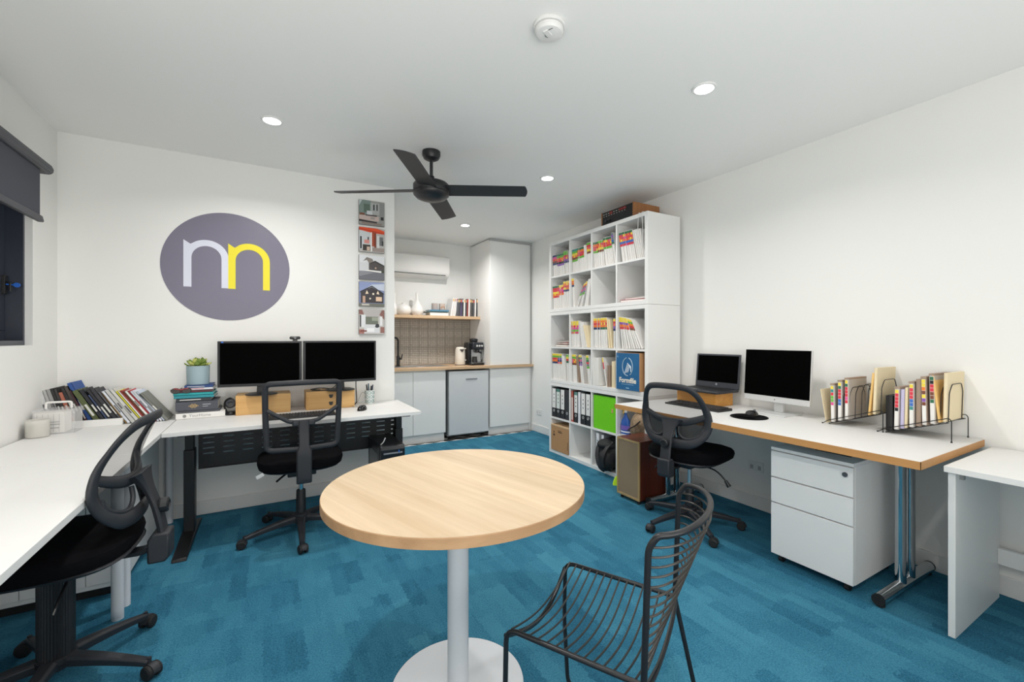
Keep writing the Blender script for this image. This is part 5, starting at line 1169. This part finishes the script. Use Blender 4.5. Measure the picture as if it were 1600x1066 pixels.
def butterfly(name_label, loc, heading, offs, thick_col=False, seat_z=.43):
    t = T('office_chair', name_label, 'chair', loc, heading-pi/2)
    star(t, offs)
    zt = seat_z-.05
    if thick_col:
        sec = [((.0505 if i % 2 else .0475)*cos(2*pi*i/72), (.0505 if i % 2 else .0475)*sin(2*pi*i/72)) for i in range(72)]
        part('column_sleeve', MB().prism(sec, .09, zt, ((0, 0, 0), (1, 0, 0), (0, 1, 0), (0, 0, 1))), M['black'], t, ang=60)
        part('sleeve_collar', MB().lathe([(.05, .088), (.056, .092), (.056, .108), (.05, .112)], n=36), M['black'], t)
        part('gas_column', MB().cyl((0, 0, .1), (0, 0, zt+.01), .02), M['steel'], t)
    else:
        part('column_sleeve', MB().lathe([(.028, .12), (.028, .24), (.024, .25)], n=28), M['black'], t)
        part('gas_column', MB().cyl((0, 0, .2), (0, 0, zt+.01), .014), M['steel'], t)
    part('mechanism', MB().box(-.07, .07, -.12, .08, zt-.005, zt+.045).box(-.09, .09, -.10, -.04, zt+.005, zt+.03), M['blacks'], t, bev=.006)
    part('seat_pan', MB().add(*[(lambda q: (q.v, q.f))(cushion(.235, .235, seat_z-.012, seat_z+.02, dome=0))][0]), M['plast'], t)
    st = cushion(.25, .25, seat_z, seat_z+.075, e=3.0, dip=.012, front=.03, dome=.02)
    for i, v in enumerate(st.v): st.v[i] = (v[0], v[1]+.015, v[2])
    part('seat', st, M['fabric'], t)
    # back support: arm under the seat, bracket, upright, knob
    part('back_arm', MB().tube(fillet([(0, -.08, zt+.02), (0, -.26, zt+.02), (0, -.295, zt+.06)], .03), 1, up=(1, 0, 0), sec=[(-.03, -.008), (.03, -.008), (.03, .008), (-.03, .008)]), M['blacks'], t, bev=.002)
    part('bracket', MB().prism([(-.265, -.0), (-.32, 0), (-.335, .02), (-.335, .115), (-.28, .115), (-.265, .09)], -.042, .042, ((0, 0, zt-.025), (0, 1, 0), (0, 0, 1), (1, 0, 0))), M['plast'], t, bev=.008)
    up = [(0, -.305, zt+.06), (0, -.303, .51), (0, -.285, .60), (0, -.258, .68), (0, -.232, .74)]
    part('upright', MB().tube(catmull(up, 5), [1, 1, 1, 1, 1, 1, 1, 1, 1, 1, .98, .98, .98, 1, 1.05, 1.15, 1.3, 1.5, 1.75, 2.0, 2.3], up=(0, 1, 0), sec=[(-.012, -.030), (-.004, -.036), (.009, -.030), (.009, .030), (-.004, .036), (-.012, .030)]), M['plast'], t, bev=.002)
    part('height_knob', MB().lathe([(.027, 0), (.029, .006), (.028, .026), (.02, .031), (.018, .026), (0, .026)], n=12, T=Matrix.Translation((0, -.296, .60)) @ Matrix.Rotation(radians(90), 4, 'X'), cap=False), M['black'], t, ang=20)
    # frame loops
    zz = [.950, .937, .915, .89, .86, .82, .78, .73, .69, .655, .63, .61, .597]
    loop = [(half_w(z), z) for z in zz]+[(.05, .592), (-.05, .592)]+[(-half_w(z), z) for z in zz[::-1]]+[(-.05, .956), (.05, .956)]
    L3 = catmull([S3(*p) for p in loop], 3, closed=True)
    fw = [1.0+.55*max(0, min(1, (.86-p.z)/.12)) for p in L3]
    part('back_frame', MB().tube(L3, fw, closed=True, up=(0, 1, 0), sec=[(.009*cos(a*pi/6), .0195*sin(a*pi/6)) for a in range(12)]), M['plast'], t, ang=70)
    sm = [S3(s, smile(s)-.0, .002) for s in [-.212+.424*i/18 for i in range(19)]]
    rs = [1+.35*cos((i-9)/9*pi/2) for i in range(19)]
    part('cross_arm', MB().tube(sm, rs, up=(0, 1, 0), sec=[(.009*cos(a*pi/6), .018*sin(a*pi/6)) for a in range(12)]), M['plast'], t, ang=70)
    part('upper_mesh', MB().shell(lambda u, v: S3((2*v-1)*.96*half_w(.735+.214*u), max(.735+.214*u, smile((2*v-1)*half_w(.735+.214*u))), -.001), 14, 20), M['mesh'], t)
    for s_ in (-1, 1):
        part('lower_mesh', MB().shell(lambda u, v: S3(s_*(.035+(half_w(.60+.15*u)*.97-.035)*v), .602+(smile((.035+(half_w(.60+.15*u)-.035)*v))-.61)*u, .004), 12, 12), M['meshd'], t)
        # inner wing loop
        wl = [S3(s_*a, b, -.006) for a, b in [(.045, .70), (.05, .66), (.075, .635), (.11, .628), (.15, .64), (.185, .665), (.195, .70)]]
        part('wing_rib', MB().tube(catmull(wl, 4), .008, 10), M['plast'], t)
    part('lever', MB().tube(catmull([(.05, -.02, zt+.01), (.18, -.02, zt), (.25, -.02, zt-.05)], 4), .005, 8).tube([(.25, -.02, zt-.05), (.275, -.02, zt-.085)], [.009, .014], 10), M['blacks'], t)
    part('lever', MB().tube(catmull([(-.05, -.06, zt+.01), (-.16, -.07, zt-.02), (-.22, -.07, zt-.06)], 4), .005, 8), M['blacks'], t)
    for x in (.09, .16): part('adjuster_disc', MB().lathe([(0, 0), (.017, 0), (.019, .005), (.012, .009), (.0, .007)], n=24, T=Matrix.Translation((.071, x-.18, zt+.02)) @ Matrix.Rotation(radians(90), 4, 'Y'), cap=False), M['plast'], t)
    return t
butterfly('black mesh-back office chair at the left wall desk, nearest the camera', (-.667, 2.238, 0), radians(177), -24-(177-90), thick_col=True, seat_z=.462)
WRAP[0] = .038
butterfly('black mesh-back office chair at the oak-edged desk, behind the wire chair', (2.45, 1.99, 0), radians(11), 99-(11-90), seat_z=.462)
# rectangular mesh-back chair
t = T('office_chair', 'black office chair with a rectangular mesh back at the sit-stand desk', 'chair', (.18, 3.20, 0), 0)
star(t, 196, R=.32)
part('column_sleeve', MB().lathe([(.029, .12), (.027, .27), (.024, .275)], n=28), M['black'], t)
part('gas_column', MB().cyl((0, 0, .2), (0, 0, .41), .014), M['chrome'], t)
part('mechanism', MB().box(-.08, .08, -.13, .09, .395, .44), M['blacks'], t, bev=.006)
st = cushion(.245, .235, .445, .525, e=3.2, dip=.01, dome=.02, front=.03)
part('seat', st, M['fabric'], t)
part('seat_pan', cushion(.225, .215, .435, .46, dome=0), M['plast'], t)
def by(z): return -.235-.05*((z-.58)/.42)**1.5 if z > .58 else -.235
fr = fillet([(-.208, .60), (-.213, 1.0), (.213, 1.0), (.208, .60)], .035, 5, closed=True) if False else None
out = [Vector((p.x, by(p.z)+.03*(abs(p.x)/.21)**2, p.z)) for p in [v for v in fillet([(-.190, 0, .592), (-.198, 0, .80), (-.200, 0, .99), (0, 0, .995), (.200, 0, .99), (.198, 0, .80), (.190, 0, .592), (0, 0, .588)], .032, 5, closed=True)]]
part('back_frame', MB().tube(out, 1, closed=True, up=(0, 1, 0), sec=[(.010*cos(a*pi/6), .0165*sin(a*pi/6)) for a in range(12)]), M['plast'], t, ang=70)
part('back_mesh', MB().shell(lambda u, v: Vector(((2*v-1)*.188, by(.595+.395*u)+.03*(2*v-1)**2*.8+.004, .595+.395*u)), 14, 10), M['mesh'], t)
for s_ in (-1, 1):
    P = [Vector((s_*.19, by(.83)+.018, .835)), Vector((s_*.12, by(.79)-.002, .79)), Vector((s_*.07, by(.765)-.008, .762)), Vector((0, by(.76)-.01, .757))]
    part('brace_arm', MB().tube(catmull(P, 4), 1, up=(0, 1, 0), sec=[(.008*cos(a*pi/6), .012*sin(a*pi/6)) for a in range(12)]), M['plast'], t, ang=70)
part('brace_block', MB().box(-.062, .062, -.29, -.262, .735, .772), M['plast'], t, bev=.01)
part('spine', MB().tube(catmull([(0, -.285, .77), (0, -.287, .70), (0, -.30, .62), (0, -.305, .5), (0, -.305, .43), (0, -.30, .405)], 4), [.8]*9+[1.15]*12, up=(0, 1, 0), sec=[(-.014, -.030), (-.006, -.036), (.012, -.034), (.012, .034), (-.006, .036), (-.014, .030)]), M['plast'], t, bev=.002)
part('back_arm', MB().tube([(0, -.09, .415), (0, -.30, .415)], 1, up=(0, 0, 1), sec=[(-.01, -.03), (.01, -.03), (.01, .03), (-.01, .03)]), M['blacks'], t, bev=.002)
part('seat_tag', MB().box(-.02, .02, -.001, .001, -.01, .01, Matrix.Translation((-.225, -.19, .447)) @ Matrix.Rotation(radians(-25), 4, 'Y')), cm('#d8d8d8'), t, smooth=False)
part('lever', MB().tube(catmull([(-.06, -.03, .41), (-.1, -.08, .40), (-.14, -.12, .38)], 4), .006, 8), M['blacks'], t)

# ---------------------------------------------------------------- wire chair
t = T('wire_chair', 'black metal wire chair beside the round table in the foreground', 'chair', (.851, 1.008, 0), radians(30.9))
hw, yf, yr, zs_ = .205, .205, -.175, .452
for s_ in (-1, 1):
    P = [(s_*hw, yr-.005, .435), (s_*hw, yf, zs_), (s_*hw, yf+.004, .25), (s_*hw, yf-.01, .0075), (s_*hw, -.27, .0075), (s_*hw, yr-.0, .43)]
    part('side_frame', MB().tube(fillet(P, .04, 6), .0072, 12), M['wire'], t)
    part('glide', MB().cyl((s_*hw, yf-.07, .0), (s_*hw, yf-.07, .008), .009).cyl((s_*hw, -.2, .0), (s_*hw, -.2, .008), .009), M['rubber'], t)
def bulge(z): return .004+.345*max(0, z-.45)
def post_y(z): return yr-.012*max(0, (z-.43))/.36
P = [Vector((-hw, post_y(.43), .43)), Vector((-hw, post_y(.6), .6)), Vector((-hw, post_y(.76), .765))]
top = [Vector((hw*cos(pi-pi*i/20)*1.0, post_y(.79)-.112*sin(pi*i/20)**.9, .795+.012*sin(pi*i/20))) for i in range(1, 20)]
P = P+top+[Vector((-p.x, p.y, p.z)) for p in P[::-1]]
part('back_hoop', MB().tube(fillet(P, .03, 4), .0082, 12), M['wire'], t)
part('rear_cross_tube', MB().tube([(hw*cos(pi-pi*i/24), post_y(.43)-.006*sin(pi*i/24), .432-.04*sin(pi*i/24)) for i in range(25)], .0065, 10), M['wire'], t)
part('front_cross_tube', MB().tube([(hw*(-1+2*i/24), yf+.002-.012*sin(pi*i/24), .43-.055*sin(pi*i/24)) for i in range(25)], .0068, 10), M['wire'], t)
for k in range(15):
    y = yf-.018-k*.0262; zz = zs_+(.435-zs_)*(yf-y)/(yf-yr)
    part('seat_wire', MB().tube([(hw*(-1+2*i/20), y, zz+.004-.040*sin(pi*i/20)) for i in range(21)], .0028, 7), M['wire2'], t)
for k in range(14):
    z = .458+k*.0238; b = bulge(z)
    part('back_wire', MB().tube([(hw*cos(pi-pi*i/24), post_y(z)-b*sin(pi*i/24)**.95, z+.010*sin(pi*i/24)) for i in range(25)], .0028, 7), M['wire2'], t)
